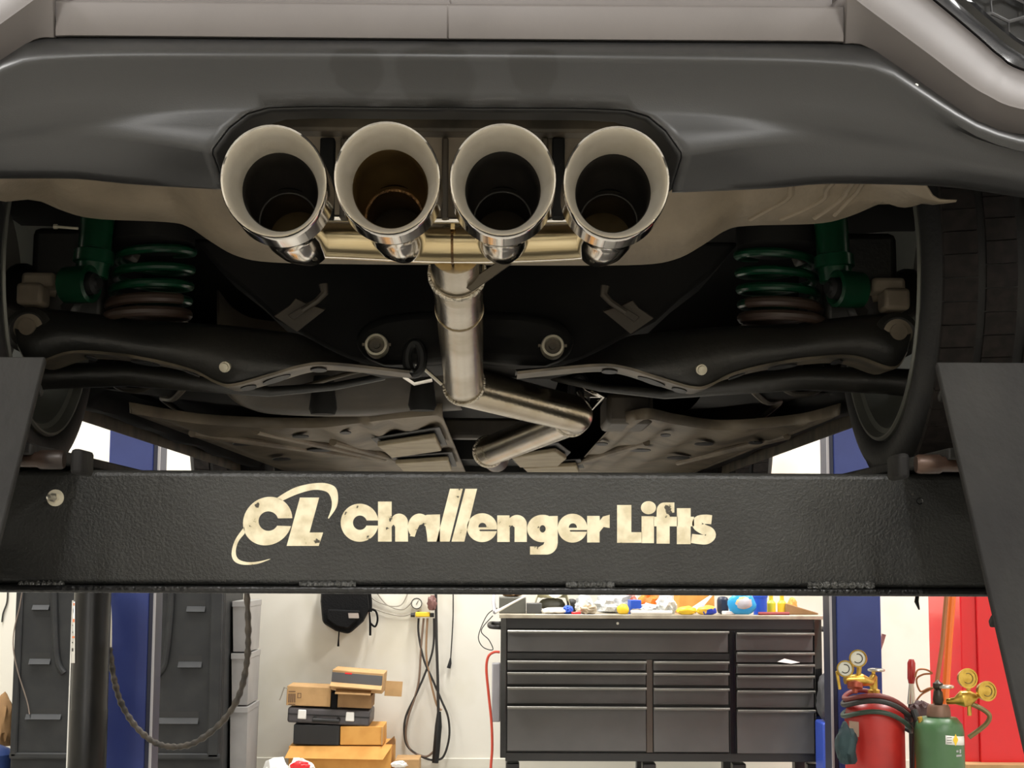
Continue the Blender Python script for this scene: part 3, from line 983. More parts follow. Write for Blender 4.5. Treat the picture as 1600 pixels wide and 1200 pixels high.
# ---- dark floor pan and central subframe
part('floor_pan', m_under, car, lambda b: b.mm((XC - 0.78, 1.76, 1.86), (XC + 0.78, 5.9, 1.90)))
sf = MB()
outl = [(300, 372), (727, 372), (727, 566), (640, 573), (590, 574), (545, 563), (500, 538), (468, 519), (430, 498), (392, 462), (345, 425)]
sf.prism([P(x, y, 2.46) for x, y in outl], (0, 0.16, 0.0))
sf.mirror(XC)
subf = sf.build('subframe', m_under, car, bevel=0.008)
sf2 = MB()
sf2.prism([P(x, y, 2.42) for x, y in ((552, 530), (566, 505), (600, 492), (640, 486), (726, 484), (726, 560), (640, 568), (600, 568), (566, 556))], (0, 0.06, 0))
sf2.mirror(XC)
sf2.build('subframe_plate', m_under, car, bevel=0.014, bseg=3)
for s in (1, -1):
    cb_ = P(588, 539, 2.40)
    if s < 0:
        cb_.x = 2 * XC - cb_.x
    bu = part('bushing', m_boltpale, car, lambda b: b.lathe(cb_, (0, -1, 0.0), [(-0.03, 0.019), (0.0, 0.0185), (0.006, 0.0170), (0.007, 0.0135), (-0.004, 0.0118)], 28), label='ring-shaped subframe bushing')
    part('bushing_bolt', m_flange, bu, lambda b: b.lathe(cb_, (0, -1, 0), [(-0.004, 0.0118), (-0.002, 0.0118), (-0.002, 0.006), (0.005, 0.006), (0.005, 0)], 12))
    for sx in (-1, 1):
        part('bushing_ear', m_alloy, bu, lambda b: b.box(cb_ + Vector((sx * 0.0195, 0.004, 0.001)), (0.006, 0.006, 0.004)))
    def br(b):
        b.prism([P(x, y, 2.36) for x, y in ((428, 494), (452, 478), (462, 466), (478, 474), (508, 484), (464, 519))], (0, 0.012, 0.004))
        b.prism([P(x, y, 2.355) for x, y in ((450, 492), (480, 474), (486, 480), (458, 500))], (0, 0.01, 0))
    q = MB()
    br(q)
    q2 = MB()
    q2.tube([P(472, 485, 2.35), P(495, 470, 2.35), P(507, 458, 2.35), P(505, 444, 2.35)], [0.005, 0.005, 0.006, 0.007], 8)
    if s < 0:
        q, q2 = q.mirrored(XC), q2.mirrored(XC)
    bro = q.build('bracket', m_tank, car, bevel=0.001)
    q2.build('link_rod', m_tank, bro)

# ---- control arms
topE = [(28, 500), (45, 486), (75, 483), (160, 492), (205, 500), (330, 506), (430, 517), (470, 523), (512, 545), (550, 562), (592, 573), (645, 577)]
botE = [(28, 540), (50, 566), (110, 549), (172, 551), (232, 560), (300, 577), (338, 596), (365, 600), (420, 585), (472, 570), (520, 567), (640, 580)]
NA = 60
te = resample([P(x, y, 2.385) for x, y in topE], NA)
be = resample([P(x, y, 2.345) for x, y in botE], NA)
for s in (1, -1):
    b = MB()
    mid = [te[i].lerp(be[i], 0.45) + Vector((0, -0.016, 0)) for i in range(NA)]
    b.sheet([[p + Vector((0, 0.06, 0.002)) for p in te], te, [te[i].lerp(mid[i], 0.3) + Vector((0, -0.006, 0)) for i in range(NA)], mid, be])
    f = MB()
    f.sheet([[p + Vector((0, -0.002, 0.0005)) for p in be], [p + Vector((0, 0.0, -0.0035)) for p in be], [p + Vector((0, 0.10, 0.0)) for p in be], [p + Vector((0, 0.105, 0.012)) for p in be]])
    sl_ = []
    for (x, y, L, sk) in ((128, 549, 16, 0.03), (215, 557.5, 46, 0.14), (380, 596.5, 24, -0.25), (425, 583, 44, -0.33), (492, 568, 26, -0.05), (288, 573, 26, 0.35)):
        q = MB()
        n = 20
        q.prism([P(x + L / 2 * math.cos(2 * PI * i / n), y + sk * L / 2 * math.cos(2 * PI * i / n) + 0.0, 2.345) + Vector((0, 0.052 + 0.026 * math.sin(2 * PI * i / n), -0.0046)) for i in range(n)], (0, 0, 0.002))
        sl_.append(q)
    bl = MB()
    c1 = P(45, 512, 2.36)
    bl.lathe(c1, (0, -1, 0), [(-0.02, 0.024), (0.004, 0.023), (0.006, 0.016), (0.006, 0.0135), (0.012, 0.0128), (0.012, 0.0)], 24)
    ey = MB()
    ey.lathe(c1 + Vector((0.0, 0.03, -0.004)), (0, -1, 0), [(-0.03, 0.0), (-0.03, 0.036), (0.03, 0.036), (0.035, 0.028), (0.03, 0.0)], 28)
    c2 = P(352, 573, 2.345)
    pb = MB()
    pb.lathe(c2, (0, -1, -0.2), [(-0.03, 0.0085), (0.006, 0.0085), (0.0065, 0.0062), (0.012, 0.0058), (0.013, 0.0)], 16)
    # lower, second arm behind (trailing link)
    la = MB()
    la.tube([P(14, 592, 2.50), P(70, 588, 2.52), P(200, 585, 2.52), P(320, 598, 2.54), P(420, 612, 2.58), P(520, 604, 2.66), P(600, 588, 2.70)], [0.024, 0.022, 0.020, 0.016, 0.009, 0.007, 0.007], 14)
    if s < 0:
        b, f, bl, ey, pb, la = [q.mirrored(XC) for q in (b, f, bl, ey, pb, la)]
        sl_ = [q.mirrored(XC) for q in sl_]
    arm = b.build('control_arm', m_arm, car, angle=50, solid=0.004)
    f.build('arm_flange', m_flange, arm, angle=50)
    for q in sl_:
        q.build('slot_shade', m_plasticdark, arm)  # solid dark pieces give the flange the shade of open slots
    ey.build('arm_eye', m_arm, arm)
    bl.build('arm_bolt', m_alloy, arm, label='large pale hex bolt')
    pb.build('clip_bolt', m_boltpale, arm, label='small cream push clip')
    la.build('toe_link', m_arm, car)

# ---- coil springs, dampers, knuckles
for s in (1, -1):
    ctr = P(236, 452, 2.42)
    zt, zb = P(236, 398, 2.42).z + 0.012, P(236, 500, 2.42).z - 0.01
    turns = 5.2
    n = 220

    def hel(t0, t1, n):
        out = []
        for i in range(n + 1):
            t = t0 + (t1 - t0) * i / n
            a = 2 * PI * turns * t
            r = 0.058 + 0.004 * (1 - t)
            z = zb + (zt - zb) * (0.75 * t + 0.25 * t * t)
            out.append(Vector((ctr.x + r * math.cos(a) + 0.012 * (t - 0.5), ctr.y + r * math.sin(a), z)))
        return out
    g = MB()
    g.tube(hel(0.36, 1.0, 150), 0.0072, 10)
    br_ = MB()
    br_.tube(hel(0.0, 0.37, 90), 0.0088, 10)
    seat = MB()
    seat.lathe((ctr.x, ctr.y, zt), (0, 0, 1), [(-0.004, 0.0), (-0.004, 0.05), (0.006, 0.066), (0.05, 0.066), (0.05, 0)], 28)
    # damper
    d0 = P(140, 470, 2.36)
    dz = P(140, 345, 2.36).z
    db = MB()
    db.lathe((d0.x, d0.y, d0.z), (0.05, 0.04, 1), [(0.035, 0.012), (0.037, 0.024), (0.058, 0.026), (0.06, 0.031), (0.078, 0.031), (0.08, 0.026), (dz - d0.z + 0.06, 0.026), (dz - d0.z + 0.07, 0.0)], 24)
    db2 = MB()
    e0 = P(124, 446, 2.345)
    db2.lathe(e0 - Vector((0.020, 0, 0)), (1, -0.35, 0.0), [(0, 0.0), (0, 0.028), (0.044, 0.029), (0.047, 0.024), (0.043, 0.018), (0.02, 0.017)], 28)
    db3 = MB()
    db3.lathe(e0 - Vector((0.020, 0, 0)), (1, -0.35, 0.0), [(0.02, 0.0165), (0.052, 0.0165), (0.055, 0.010), (0.06, 0.009), (0.06, 0.0)], 20)
    kn = MB()
    kn.box(P(52, 462, 2.37), (0.040, 0.05, 0.034))
    kn.box(P(66, 440, 2.38), (0.052, 0.05, 0.022))
    kn2 = MB()
    kn2.tube([P(38, 440, 2.40), P(90, 452, 2.41)], 0.014, 12)
    cl = MB()
    cl.tube([P(86, 354, 2.34), P(122, 357, 2.34)], 0.0022, 8)
    cl.lathe(P(86, 354, 2.34), (1, 0, 0), [(-0.002, 0.0), (-0.002, 0.004), (0.004, 0.004), (0.004, 0)], 8)
    bk = MB()
    bk.prism([P(x, y, 2.46) for x, y in ((160, 352), (200, 352), (212, 385), (204, 404), (184, 404), (168, 385))], (0, 0.05, 0))
    L_ = [g, br_, seat, db, db2, db3, kn, kn2, cl, bk]
    if s < 0:
        L_ = [q.mirrored(XC) for q in L_]
    g, br_, seat, db, db2, db3, kn, kn2, cl, bk = L_
    so = g.build('coil_spring', m_green, car, label='green lowering spring')
    br_.build('lower_coils', m_brown, so, label='brown sleeved lower coils')
    seat.build('spring_seat', m_under, so)
    do = db.build('damper', m_green, car, label='green damper body')
    db2.build('damper_eye', m_green, do)
    db3.build('damper_bushing', m_plasticdark, do)
    ko = kn.build('knuckle', m_alloy, car, bevel=0.006, label='dull cast knuckle end')
    kn2.build('knuckle_pin', m_alloy, ko)
    if s > 0:
        cl.build('clip_pin', m_boltpale, do)
    bk.build('mount_block', m_tank, car, bevel=0.006)

# ---- wheels
WZ = RZ + 0.326
m_disc = mat('brake_disc', (110, 106, 100), 0.4, 0.8)


def wheel(cx, cy, s, first=None):
    """s = +1: outer face towards +X"""
    ax = (s, 0, 0)
    c = Vector((cx, cy, WZ))
    rim = MB().lathe(c, ax, [(0.008, 0.249), (-0.007, 0.2490), (-0.0105, 0.2465), (-0.010, 0.243), (-0.004, 0.239), (0.002, 0.236), (0.006, 0.228), (0.03, 0.222), (0.05, 0.212), (0.20, 0.206), (0.222, 0.222), (0.236, 0.236), (0.240, 0.243), (0.230, 0.240)], 72).build('wheel', m_rim, car, label='grey alloy wheel with dark tire', origin=c)
    t = MB()
    t.lathe(c, ax, [(0.010, 0.248), (-0.003, 0.250), (-0.009, 0.262), (-0.012, 0.28), (-0.006, 0.298), (0.006, 0.310), (0.022, 0.317), (0.12, 0.3205), (0.218, 0.317), (0.234, 0.310), (0.246, 0.298), (0.252, 0.28), (0.248, 0.26), (0.238, 0.242), (0.236, 0.232)], 96)
    t.build('tire', m_tire, rim, angle=60, origin=c)
    tr_ = MB()
    nb = 60
    for (w0, w1, off) in ((0.008, 0.056, 0.0), (0.068, 0.112, 0.5), (0.128, 0.172, 0.2), (0.184, 0.232, 0.7)):
        for i in range(nb):
            a0 = 2 * PI * (i + off) / nb
            a1 = a0 + 2 * PI / nb * 0.94
            pts = []
            for ww in (w0, w1):
                for rr in (0.312, 0.3255 - 0.05 * abs(ww - 0.12) ** 1.0 * 0.6):
                    for a, k in ((a0, 0), (a1, 0)):
                        sk = 0.02 * (ww - 0.12) / 0.12
                        pts.append(c + Vector((s * ww, rr * math.sin(a + sk), rr * math.cos(a + sk))))
            # order: w0(r0 a0,a1; r1 a0,a1), w1(...)
            tr_.add(pts, [(0, 1, 3, 2), (4, 6, 7, 5), (0, 2, 6, 4), (1, 5, 7, 3), (2, 3, 7, 6), (0, 4, 5, 1)])
    to = tr_.build('tread', m_tread, rim, angle=0, origin=c)
    to['kind'] = 'stuff'
    for i in range(7):
        a = 2 * PI * i / 7 + 0.2
        d = Vector((0, math.sin(a), math.cos(a)))
        e = Vector((0, math.cos(a), -math.sin(a)))
        sp = MB()
        p0, p1 = c + d * 0.05 + Vector((s * 0.19, 0, 0)), c + d * 0.214 + Vector((s * 0.205, 0, 0))
        sp.add([p0 - e * 0.02, p0 + e * 0.02, p1 + e * 0.026, p1 - e * 0.026, p0 - e * 0.014 - Vector((s * 0.04, 0, 0)), p0 + e * 0.014 - Vector((s * 0.04, 0, 0)), p1 + e * 0.02 - Vector((s * 0.05, 0, 0)), p1 - e * 0.02 - Vector((s * 0.05, 0, 0))],
               [(0, 1, 2, 3), (7, 6, 5, 4), (0, 4, 5, 1), (1, 5, 6, 2), (2, 6, 7, 3), (3, 7, 4, 0)])
        sp.build('spoke', m_spoke, rim, bevel=0.003)
    MB().lathe(c, ax, [(0.09, 0.0), (0.09, 0.06), (0.2, 0.06), (0.215, 0.0)], 32).build('hub', m_under, rim)
    MB().lathe(c, ax, [(0.09, 0.06), (0.09, 0.155), (0.112, 0.155), (0.112, 0.06)], 48).build('brake_disc', m_disc, rim)
    return rim


for yy in (2.48, 5.18):
    wheel(XC + 0.682, yy, 1)
    wheel(XC - 0.682, yy, -1)
# hub carriers that link wheels to arms
for s in (1, -1):
    part('hub_carrier', m_arm, car, lambda b: (b.box((XC + s * 0.63, 2.46, WZ - 0.02), (0.12, 0.10, 0.20)), b.tube([(XC + s * 0.60, 2.44, WZ - 0.06), (XC + s * 0.74, 2.48, WZ)], 0.04, 16)), bevel=0.012)
    part('splash_flap', m_plasticdark, car, lambda b: b.mm((XC + s * 0.66, 1.93, WZ + 0.10), (XC + s * 0.73, 1.95, WZ + 0.17)), bevel=0.01)
    part('arch_liner', m_under, car, lambda b: b.sheet([[Vector((XC + s * xx, 2.48 + 0.39 * math.sin(a), WZ + 0.39 * math.cos(a))) for a in [math.radians(-72 + 172 * i / 24) for i in range(25)]] for xx in (0.62, 0.93)]), solid=0.004)

# ---- fuel tank, floor sheets, sills
tk = MB()
zk = P(500, 640, 3.0).z
tp_ = [P(345, 600, 2.74), P(372, 628, 2.80), P(420, 641, 2.86), P(560, 644, 2.9), P(720, 634, 2.9)]
tkf = resample(tp_, 24)
tk.sheet([[p + Vector((0, -0.06, 0.16)) for p in tkf], [p + Vector((0, -0.045, 0.03)) for p in tkf], [p + Vector((0, -0.02, 0.006)) for p in tkf], tkf, [p + Vector((0, 0.10, 0.004)) for p in tkf], [p + Vector((0, 0.14, 0.04)) for p in tkf]])
tk.build('fuel_tank', m_tank, car, angle=60, solid=0.003)
for (x, y) in ((505, 622), (660, 616)):
    part('tank_strap_boss', m_under, car, lambda b: b.lathe(P(x, y, 2.80) - Vector((0, 0, 0.02)), (0, 0, 1), [(-0.01, 0.0), (-0.01, 0.022), (0.0, 0.026), (0.06, 0.018), (0.06, 0)], 16))
part('tank_strap', m_flange, car, lambda b: b.tube(resample([P(350, 612, 2.66), P(430, 612, 2.66), P(480, 602, 2.68), P(560, 580, 2.70), P(620, 575, 2.72)], 30), 0.004, 8))
part('tank_side_box', m_tank, car, lambda b: b.mm(P(948, 662, 3.0), P(1006, 630, 3.2)), bevel=0.01)
# floor sheets on each side of the tunnel
ZF = 1.553


def G(px, py):
    d = RM @ Vector(((px - 800) / F, (600 - py) / F, -1))
    return CAM + d * ((ZF - CAM.z) / d.z)


def floor_sheet(edge_in, name='floor_sheet'):
    e = resample([G(x, y) for x, y in edge_in], 40)
    b = MB()
    far = [Vector((p.x, 5.75, ZF + 0.01)) for p in e]
    lip = [p + Vector((0, -0.01, 0.02)) for p in e]
    rows_ = [lip, e]
    for t in (0.02, 0.1, 0.25, 0.5, 0.75, 1.0):
        rows_.append([e[i].lerp(far[i], t) + Vector((0, 0, 0.006 * math.sin(i * 0.9) * (1 - t))) for i in range(40)])
    b.sheet(rows_)
    return b


fs1 = floor_sheet([(205, 646), (330, 664), (480, 669), (555, 662), (612, 655), (690, 648)])
fl1 = fs1.build('floor_sheet', m_tan2, car, solid=0.003, angle=60)
fs2 = floor_sheet([(960, 664), (1010, 655), (1060, 664), (1130, 672), (1240, 664), (1310, 648)])
fl2 = fs2.build('floor_sheet', m_tan2, car, solid=0.003, angle=60)
# stamped fingers beside the tunnel; dark plates stand in for shaded slots
m_dk = m_plasticdark
for (fl, pts) in ((fl1, [(590, 682), (680, 668), (690, 690), (612, 702)]), (fl1, [(618, 712), (700, 706), (706, 724), (632, 727)]),
                  (fl2, [(800, 703), (868, 692), (885, 704), (872, 716), (812, 718)]), (fl2, [(818, 720), (900, 716), (905, 727), (826, 729)])):
    part('floor_bracket', mat('bare_bracket', (158, 144, 116), 0.55, 0, (136, 122, 96), 12), fl, lambda b: b.prism([G(x, y) + Vector((0, 0, -0.022)) for x, y in pts], (0, 0, 0.012)), bevel=0.003)
    part('gap_shade', m_dk, fl, lambda b: b.prism([G(x + (x - sum(q[0] for q in pts) / len(pts)) * 0.18, y + (y - sum(q[1] for q in pts) / len(pts)) * 0.28) + Vector((0, 0, -0.006)) for x, y in pts], (0, 0, 0.002)))  # dark plate around the bracket painted as the shade of a cutout
for (x, y, wd) in ((470, 678, 26), (540, 672, 18), (380, 690, 34), (500, 700, 40), (1040, 676, 16), (1100, 690, 30), (1000, 700, 34), (940, 690, 20), (1180, 688, 22), (440, 714, 30), (1060, 712, 36)):
    fl = fl1 if x < 720 else fl2
    part('floor_slot_shade', m_dk, fl, lambda b: b.prism([G(x + wd / 2 * math.cos(2 * PI * i / 14), y + 2.2 * math.sin(2 * PI * i / 14)) + Vector((0, 0, -0.0065)) for i in range(14)], (0, 0, 0.002)))  # dark oval plate coloured like the shade inside an opening
for (a, b_) in (((300, 676), (560, 712)), ((400, 672), (600, 716)), ((1010, 690), (900, 722)), ((1230, 680), (1060, 722)), ((520, 690), (640, 722))):
    fl = fl1 if a[0] < 720 else fl2
    part('floor_rib', m_tan2, fl, lambda b: b.tube([G(*a) + Vector((0, 0, -0.001)), G(*b_) + Vector((0, 0, -0.001))], 0.009, 10))
# tunnel: dark rear end of gearbox tunnel with bracing
part('tunnel_brace', m_tank, car, lambda b: b.box((XC + 0.0, 3.75, 1.60), (0.22, 0.06, 0.05)), bevel=0.008)
part('tunnel_cover', m_under, car, lambda b: b.mm((XC - 0.16, 3.1, 1.66), (XC + 0.18, 5.7, 1.68)))
part('front_end_block', m_under, car, lambda b: (b.mm((XC - 0.66, 5.30, 1.545), (XC + 0.66, 5.80, 1.88)), b.mm((XC - 0.5, 4.70, 1.60), (XC + 0.5, 5.32, 1.88))), bevel=0.02)  # dark front-end mass, added to block a bright gap under the car
part('tunnel_wall', m_under, car, lambda b: b.mm((XC - 0.64, 4.45, 1.57), (XC + 0.64, 4.5, 1.87)))
# sills: pinch-welded beams along both sides
for s in (1, -1):
    q = MB()
    yy = [2.78 + i * 0.10 for i in range(31)]
    prof = [(0.64, 1.66), (0.655, 1.60), (0.69, 1.585), (0.705, 1.567), (0.735, 1.567), (0.745, 1.585), (0.785, 1.59), (0.83, 1.60), (0.86, 1.66)]
    q.sheet([[Vector((XC + s * (x + 0.006 * math.sin(y * 9) * (1 if 0.68 < x < 0.76 else 0)), y, z + 0.003 * math.sin(y * 14 + x * 20))) for y in yy] for x, z in prof])
    so = q.build('sill', m_under, car, angle=50, solid=0.003)
    part('pinch_weld', m_flange, so, lambda b: b.mm((XC + s * 0.766, 2.9, 1.553), (XC + s * 0.771, 5.0, 1.60)))
    part('brake_line', m_flange, so, lambda b: b.tube(resample([Vector((XC + s * 0.50, 2.75, 1.60)), Vector((XC + s * 0.56, 2.9, 1.585)), Vector((XC + s * 0.62, 3.1, 1.60)), Vector((XC + s * 0.6, 3.6, 1.575)), Vector((XC + s * 0.55, 4.6, 1.57))], 30), 0.006, 8))
    part('underside_cover', m_under, so, lambda b: b.sheet([[Vector((XC + s * x, y, 1.60 + 0.012 * math.sin(y * 8 + x * 12))) for y in yy] for x in (0.44, 0.5, 0.56, 0.62, 0.66)]))
    hose = resample([P(1210, 597, 2.7), P(1216, 602, 2.7), P(1240, 615, 2.7), P(1268, 614, 2.7), P(1296, 600, 2.72), P(1330, 590, 2.75)], 30)
    hb = MB().tube(hose, 0.005, 8)
    if s < 0:
        hb = hb.mirrored(XC)
    hb.build('brake_hose', m_tank, car)


# ================================================================== BACK OF THE WORKSHOP
m_cabfront = mat('drawer_grey', (86, 85, 84), 0.5, 0, (80, 79, 78), 5, rvar=0.05)
m_cabblack = mat('chest_black', (34, 34, 34), 0.4)
m_alu = mat('alu_lip', (120, 118, 112), 0.3, 0.8)
m_top = mat('steel_top', (188, 180, 162), 0.35, 0.6, (160, 150, 132), 10)
m_blackp = mat('moulded_black', (33, 34, 35), 0.55, 0, (41, 42, 42), 8, spec=0.3)
m_card = mat('cardboard', (190, 152, 104), 0.8, 0, (176, 140, 94), 12)
m_cardo = mat('cardboard_orange', (222, 164, 84), 0.75, 0, (212, 152, 74), 12)
m_cardd = mat('cardboard_brown', (150, 116, 76), 0.8, 0, (134, 102, 66), 10)
m_white = mat('white_plastic', (236, 234, 228), 0.45)
m_red = mat('red_enamel', (222, 26, 36), 0.3, 0, coat=0.3)
m_redcyl = mat('red_cylinder', (176, 40, 34), 0.4, 0, (150, 30, 26), 5)
m_greencyl = mat('green_cylinder', (72, 108, 70), 0.4, 0, (60, 92, 60), 5)
m_brass = mat('brass', (206, 172, 84), 0.3, 0.85, (180, 146, 62), 30)
m_rubber = mat('rubber_dark', (40, 38, 36), 0.55)
m_greenhose = mat('green_hose', (44, 62, 50), 0.5)
m_redhose = mat('red_hose', (196, 70, 50), 0.5)
m_clear = mat('clear_film', (226, 228, 226), 0.2, 0, (180, 184, 188), 20, bump=0.8, bscale=40)
m_cloth = mat('black_nylon', (11, 11, 12), 0.85, 0, bump=0.3, bscale=120, spec=0.2)
m_orange = mat('orange', (240, 110, 30), 0.5, 0, (240, 160, 60), 18)
m_yel = mat('yellow', (238, 200, 50), 0.45)
m_bluebag = mat('blue_bag', (46, 160, 220), 0.35)
m_blued = mat('blue_deep', (36, 84, 196), 0.4)
m_greybin = mat('grey_bin', (150, 148, 146), 0.5, 0, (138, 136, 134), 5)
m_gauge = mat('gauge_face', (222, 220, 206), 0.3)

# ---- tool chest
CY = 8.3
cz = lambda y: P(1030, y, CY).z
cx_ = lambda x: P(x, 1080, CY).x
chest = thing('tool_chest', (cx_(1033), CY + 0.28, 0), 'wide black roller tool chest with grey drawers and steel worktop', 'tool chest')
Lx, Rx = cx_(783), cx_(1284)
part('chest_body', m_cabblack, chest, lambda b: (b.mm((Lx, CY + 0.02, cz(1183)), (Rx, CY + 0.58, cz(967)))), bevel=0.004)
part('top_rail', m_cabblack, chest, lambda b: b.mm((cx_(790), CY, cz(983)), (cx_(1274), CY + 0.02, cz(967))), bevel=0.002)
part('bottom_rail', m_cabblack, chest, lambda b: b.mm((cx_(790), CY + 0.002, cz(1190)), (cx_(1276), CY + 0.02, cz(1177))), bevel=0.002)
part('corner_post', m_gloss, chest, lambda b: b.mm((Lx - 0.004, CY - 0.006, cz(1185)), (cx_(791), CY + 0.04, cz(966))), bevel=0.003)
part('corner_post', m_gloss, chest, lambda b: b.mm((cx_(1273), CY - 0.006, cz(1185)), (Rx + 0.004, CY + 0.04, cz(966))), bevel=0.003)
part('divider', m_gloss, chest, lambda b: b.mm((cx_(1140), CY + 0.0, cz(1178)), (cx_(1149.5), CY + 0.02, cz(985))), bevel=0.002)
part('divider', mat('bronze_post', (74, 64, 56), 0.4), chest, lambda b: b.mm((cx_(1010), CY - 0.002, cz(1176)), (cx_(1019.5), CY + 0.02, cz(1031))), bevel=0.002)
part('shelf_rail', m_cabblack, chest, lambda b: b.mm((cx_(792), CY + 0.001, cz(1031)), (cx_(1140), CY + 0.02, cz(1021))), bevel=0.002)
part('worktop', m_top, chest, lambda b: b.mm((Lx - 0.012, CY - 0.012, cz(967)), (Rx + 0.012, CY + 0.60, cz(967) + 0.022)), bevel=0.003)
part('key_lock', m_steel, chest, lambda b: b.lathe(P(965, 974, CY), (0, -1, 0), [(0, 0.007), (0.006, 0.007), (0.006, 0)], 16))
CT = cz(967) + 0.022
drs = [(792, 1139, 985, 1020), (792, 1010, 1032, 1049), (792, 1010, 1050, 1071), (792, 1010, 1073, 1101), (792, 1010, 1103, 1175),
       (1020, 1139, 1032, 1049), (1020, 1139, 1050, 1072), (1020, 1139, 1074, 1102), (1020, 1139, 1104, 1176),
       (1150, 1272, 987, 1017), (1150, 1272, 1017.5, 1035.5), (1150, 1272, 1036, 1053), (1150, 1272, 1053.5, 1076), (1150, 1272, 1077, 1106), (1150, 1272, 1107, 1178)]
for (x0, x1, y0, y1) in drs:
    d = part('drawer', m_cabfront, chest, lambda b: b.mm((cx_(x0) + 0.003, CY - 0.004, cz(y1) + 0.004), (cx_(x1) - 0.003, CY + 0.03, cz(y0) - 0.006)), bevel=0.002)
    def pull(b):
        zt_ = cz(y0) - 0.002
        xa, xb = cx_(x0) + 0.002, cx_(x1) - 0.002
        pts = [(-0.004, 0), (-0.044, 0.002), (-0.050, -0.003), (-0.050, -0.012), (-0.045, -0.012), (-0.041, -0.005), (-0.004, -0.009)]
        b.prism([Vector((xa, CY + y, zt_ + z)) for y, z in pts], (xb - xa, 0, 0))
    part('drawer_pull', m_alu, d, pull, bevel=0.001)
for x in (790, 1004, 1145, 1262):
    c0 = Vector((cx_(x) + 0.04, CY + 0.10, 0))
    for dy in (0, 0.36):
        ca = part('caster', m_rubber, chest, lambda b: (b.lathe(c0 + Vector((-0.02, dy, 0.065)), (1, 0, 0), [(0, 0.0), (0, 0.06), (0.005, 0.065), (0.035, 0.065), (0.04, 0.06), (0.04, 0)], 24)))
        part('caster_fork', m_cabblack, ca, lambda b: b.box(c0 + Vector((0, dy, 0.155)), (0.07, 0.09, 0.09)), bevel=0.006)
part('side_handle', m_rubber, chest, lambda b: b.tube(resample([(Lx, CY + 0.10, cz(983)), (Lx - 0.05, CY + 0.10, cz(982)), (Lx - 0.065, CY + 0.16, cz(981)), (Lx - 0.065, CY + 0.4, cz(981)), (Lx - 0.05, CY + 0.46, cz(981)), (Lx, CY + 0.46, cz(981))], 30), 0.012, 10))
part('side_handle', m_rubber, chest, lambda b: b.tube(resample([(Rx, CY + 0.10, cz(984)), (Rx + 0.045, CY + 0.10, cz(984)), (Rx + 0.055, CY + 0.16, cz(984)), (Rx + 0.055, CY + 0.4, cz(984)), (Rx + 0.045, CY + 0.46, cz(984)), (Rx, CY + 0.46, cz(984))], 30), 0.012, 10))
part('power_strip', m_greytrim, chest, lambda b: b.mm((Lx - 0.05, CY + 0.12, cz(1133)), (Lx - 0.004, CY + 0.2, cz(1040))), bevel=0.006)
part('paper_tag', m_white, chest, lambda b: b.prism([P(1215, 1034, CY - 0.05), P(1226, 1029, CY - 0.045), P(1250, 1035, CY - 0.05), P(1236, 1037, CY - 0.052)], (0, 0.006, 0.0)), label='scrap of white paper stuck in a drawer')


# ---- clutter on the worktop
def on_top(px, dy=0.25):
    p = P(px, 960, CY + dy)
    return Vector((p.x, CY + dy, CT))


SC = (CY + 0.25) / F


def clutter_box(name, x0, x1, h, dy, m, label, cat, dep=0.12, rz=0.0, bev=0.004):
    c = on_top((x0 + x1) / 2, dy)
    wv = (x1 - x0) * SC
    o = MB().box(c + Vector((0, 0, h / 2)), (wv, dep, h), Matrix.Rotation(rz, 3, 'Z')).build(name, m, None, bevel=bev)
    return tag(o, label, cat)


def clutter_blob(name, x0, x1, h, dy, m, label, cat, seed, amp=0.35, freq=2.5, dep=None, mb=None):
    c = on_top((x0 + x1) / 2, dy)
    wv = (x1 - x0) * SC / 2
    o = MB().blob(c + Vector((0, 0, h * 0.45)), (wv, dep or wv * 0.8, h * 0.56), seed, amp, freq).build(name, m, None, angle=25)
    dz_ = min(v.co.z for v in o.data.vertices)
    o.location.z = CT - dz_
    return tag(o, label, cat)


m_dgrey = mat('dark_grey_bin', (92, 92, 84), 0.5)
t1 = clutter_box('parts_tray', 780, 821, 0.085, 0.22, m_dgrey, 'dark olive tray at the left end of the worktop', 'tray', 0.2)
ct = on_top(800, 0.22)
tag(MB().blob(ct + Vector((0, 0, 0.105)), (0.055, 0.06, 0.022), 3, 0.4, 4).build('rag_pile', m_cardd, None), 'tan rag heaped in the olive tray', 'rag')
clutter_box('dark_case', 823, 846, 0.055, 0.15, mat('case_grey', (76, 76, 74), 0.5), 'small grey case with pale badge next to the olive tray', 'case', 0.1)
clutter_box('roll_bundle', 886, 901, 0.075, 0.28, m_rubber, 'short black roll behind the blue-white packet', 'roll', 0.06, bev=0.02)
c = on_top(862, 0.33)
tag(MB().sheet([[c + Vector((-0.10 + 0.2 * i / 10, -0.08 + 0.16 * j / 6, 0.10 + 0.02 * math.sin(i * 0.8 + j) - 0.10 * max(0, abs(i - 5) - 4.2))) for i in range(11)] for j in range(7)]).build('paper_sheet', mat('cream_paper', (232, 230, 200), 0.7), None, solid=0.004), 'cream paper draped over the parts behind the worktop edge', 'paper')
tag(MB().blob(c + Vector((0, 0, 0.045)), (0.075, 0.06, 0.034), 12, 0.1, 2).build('cloth_bundle', m_dgrey, None), 'grey bundle under the cream paper', 'bundle')
clutter_blob('foil_packet', 846, 886, 0.035, 0.06, m_white, 'flat white packet lying at the worktop front', 'packet', 5, 0.2, 2, 0.05)
clutter_blob('blue_packet', 879, 896, 0.045, 0.06, m_blued, 'small crumpled bright blue packet', 'packet', 6, 0.3, 3, 0.035)
clutter_box('red_wrapper', 893, 907, 0.012, 0.03, m_red, 'thin red wrapper beside the small blue packet', 'wrapper', 0.04)
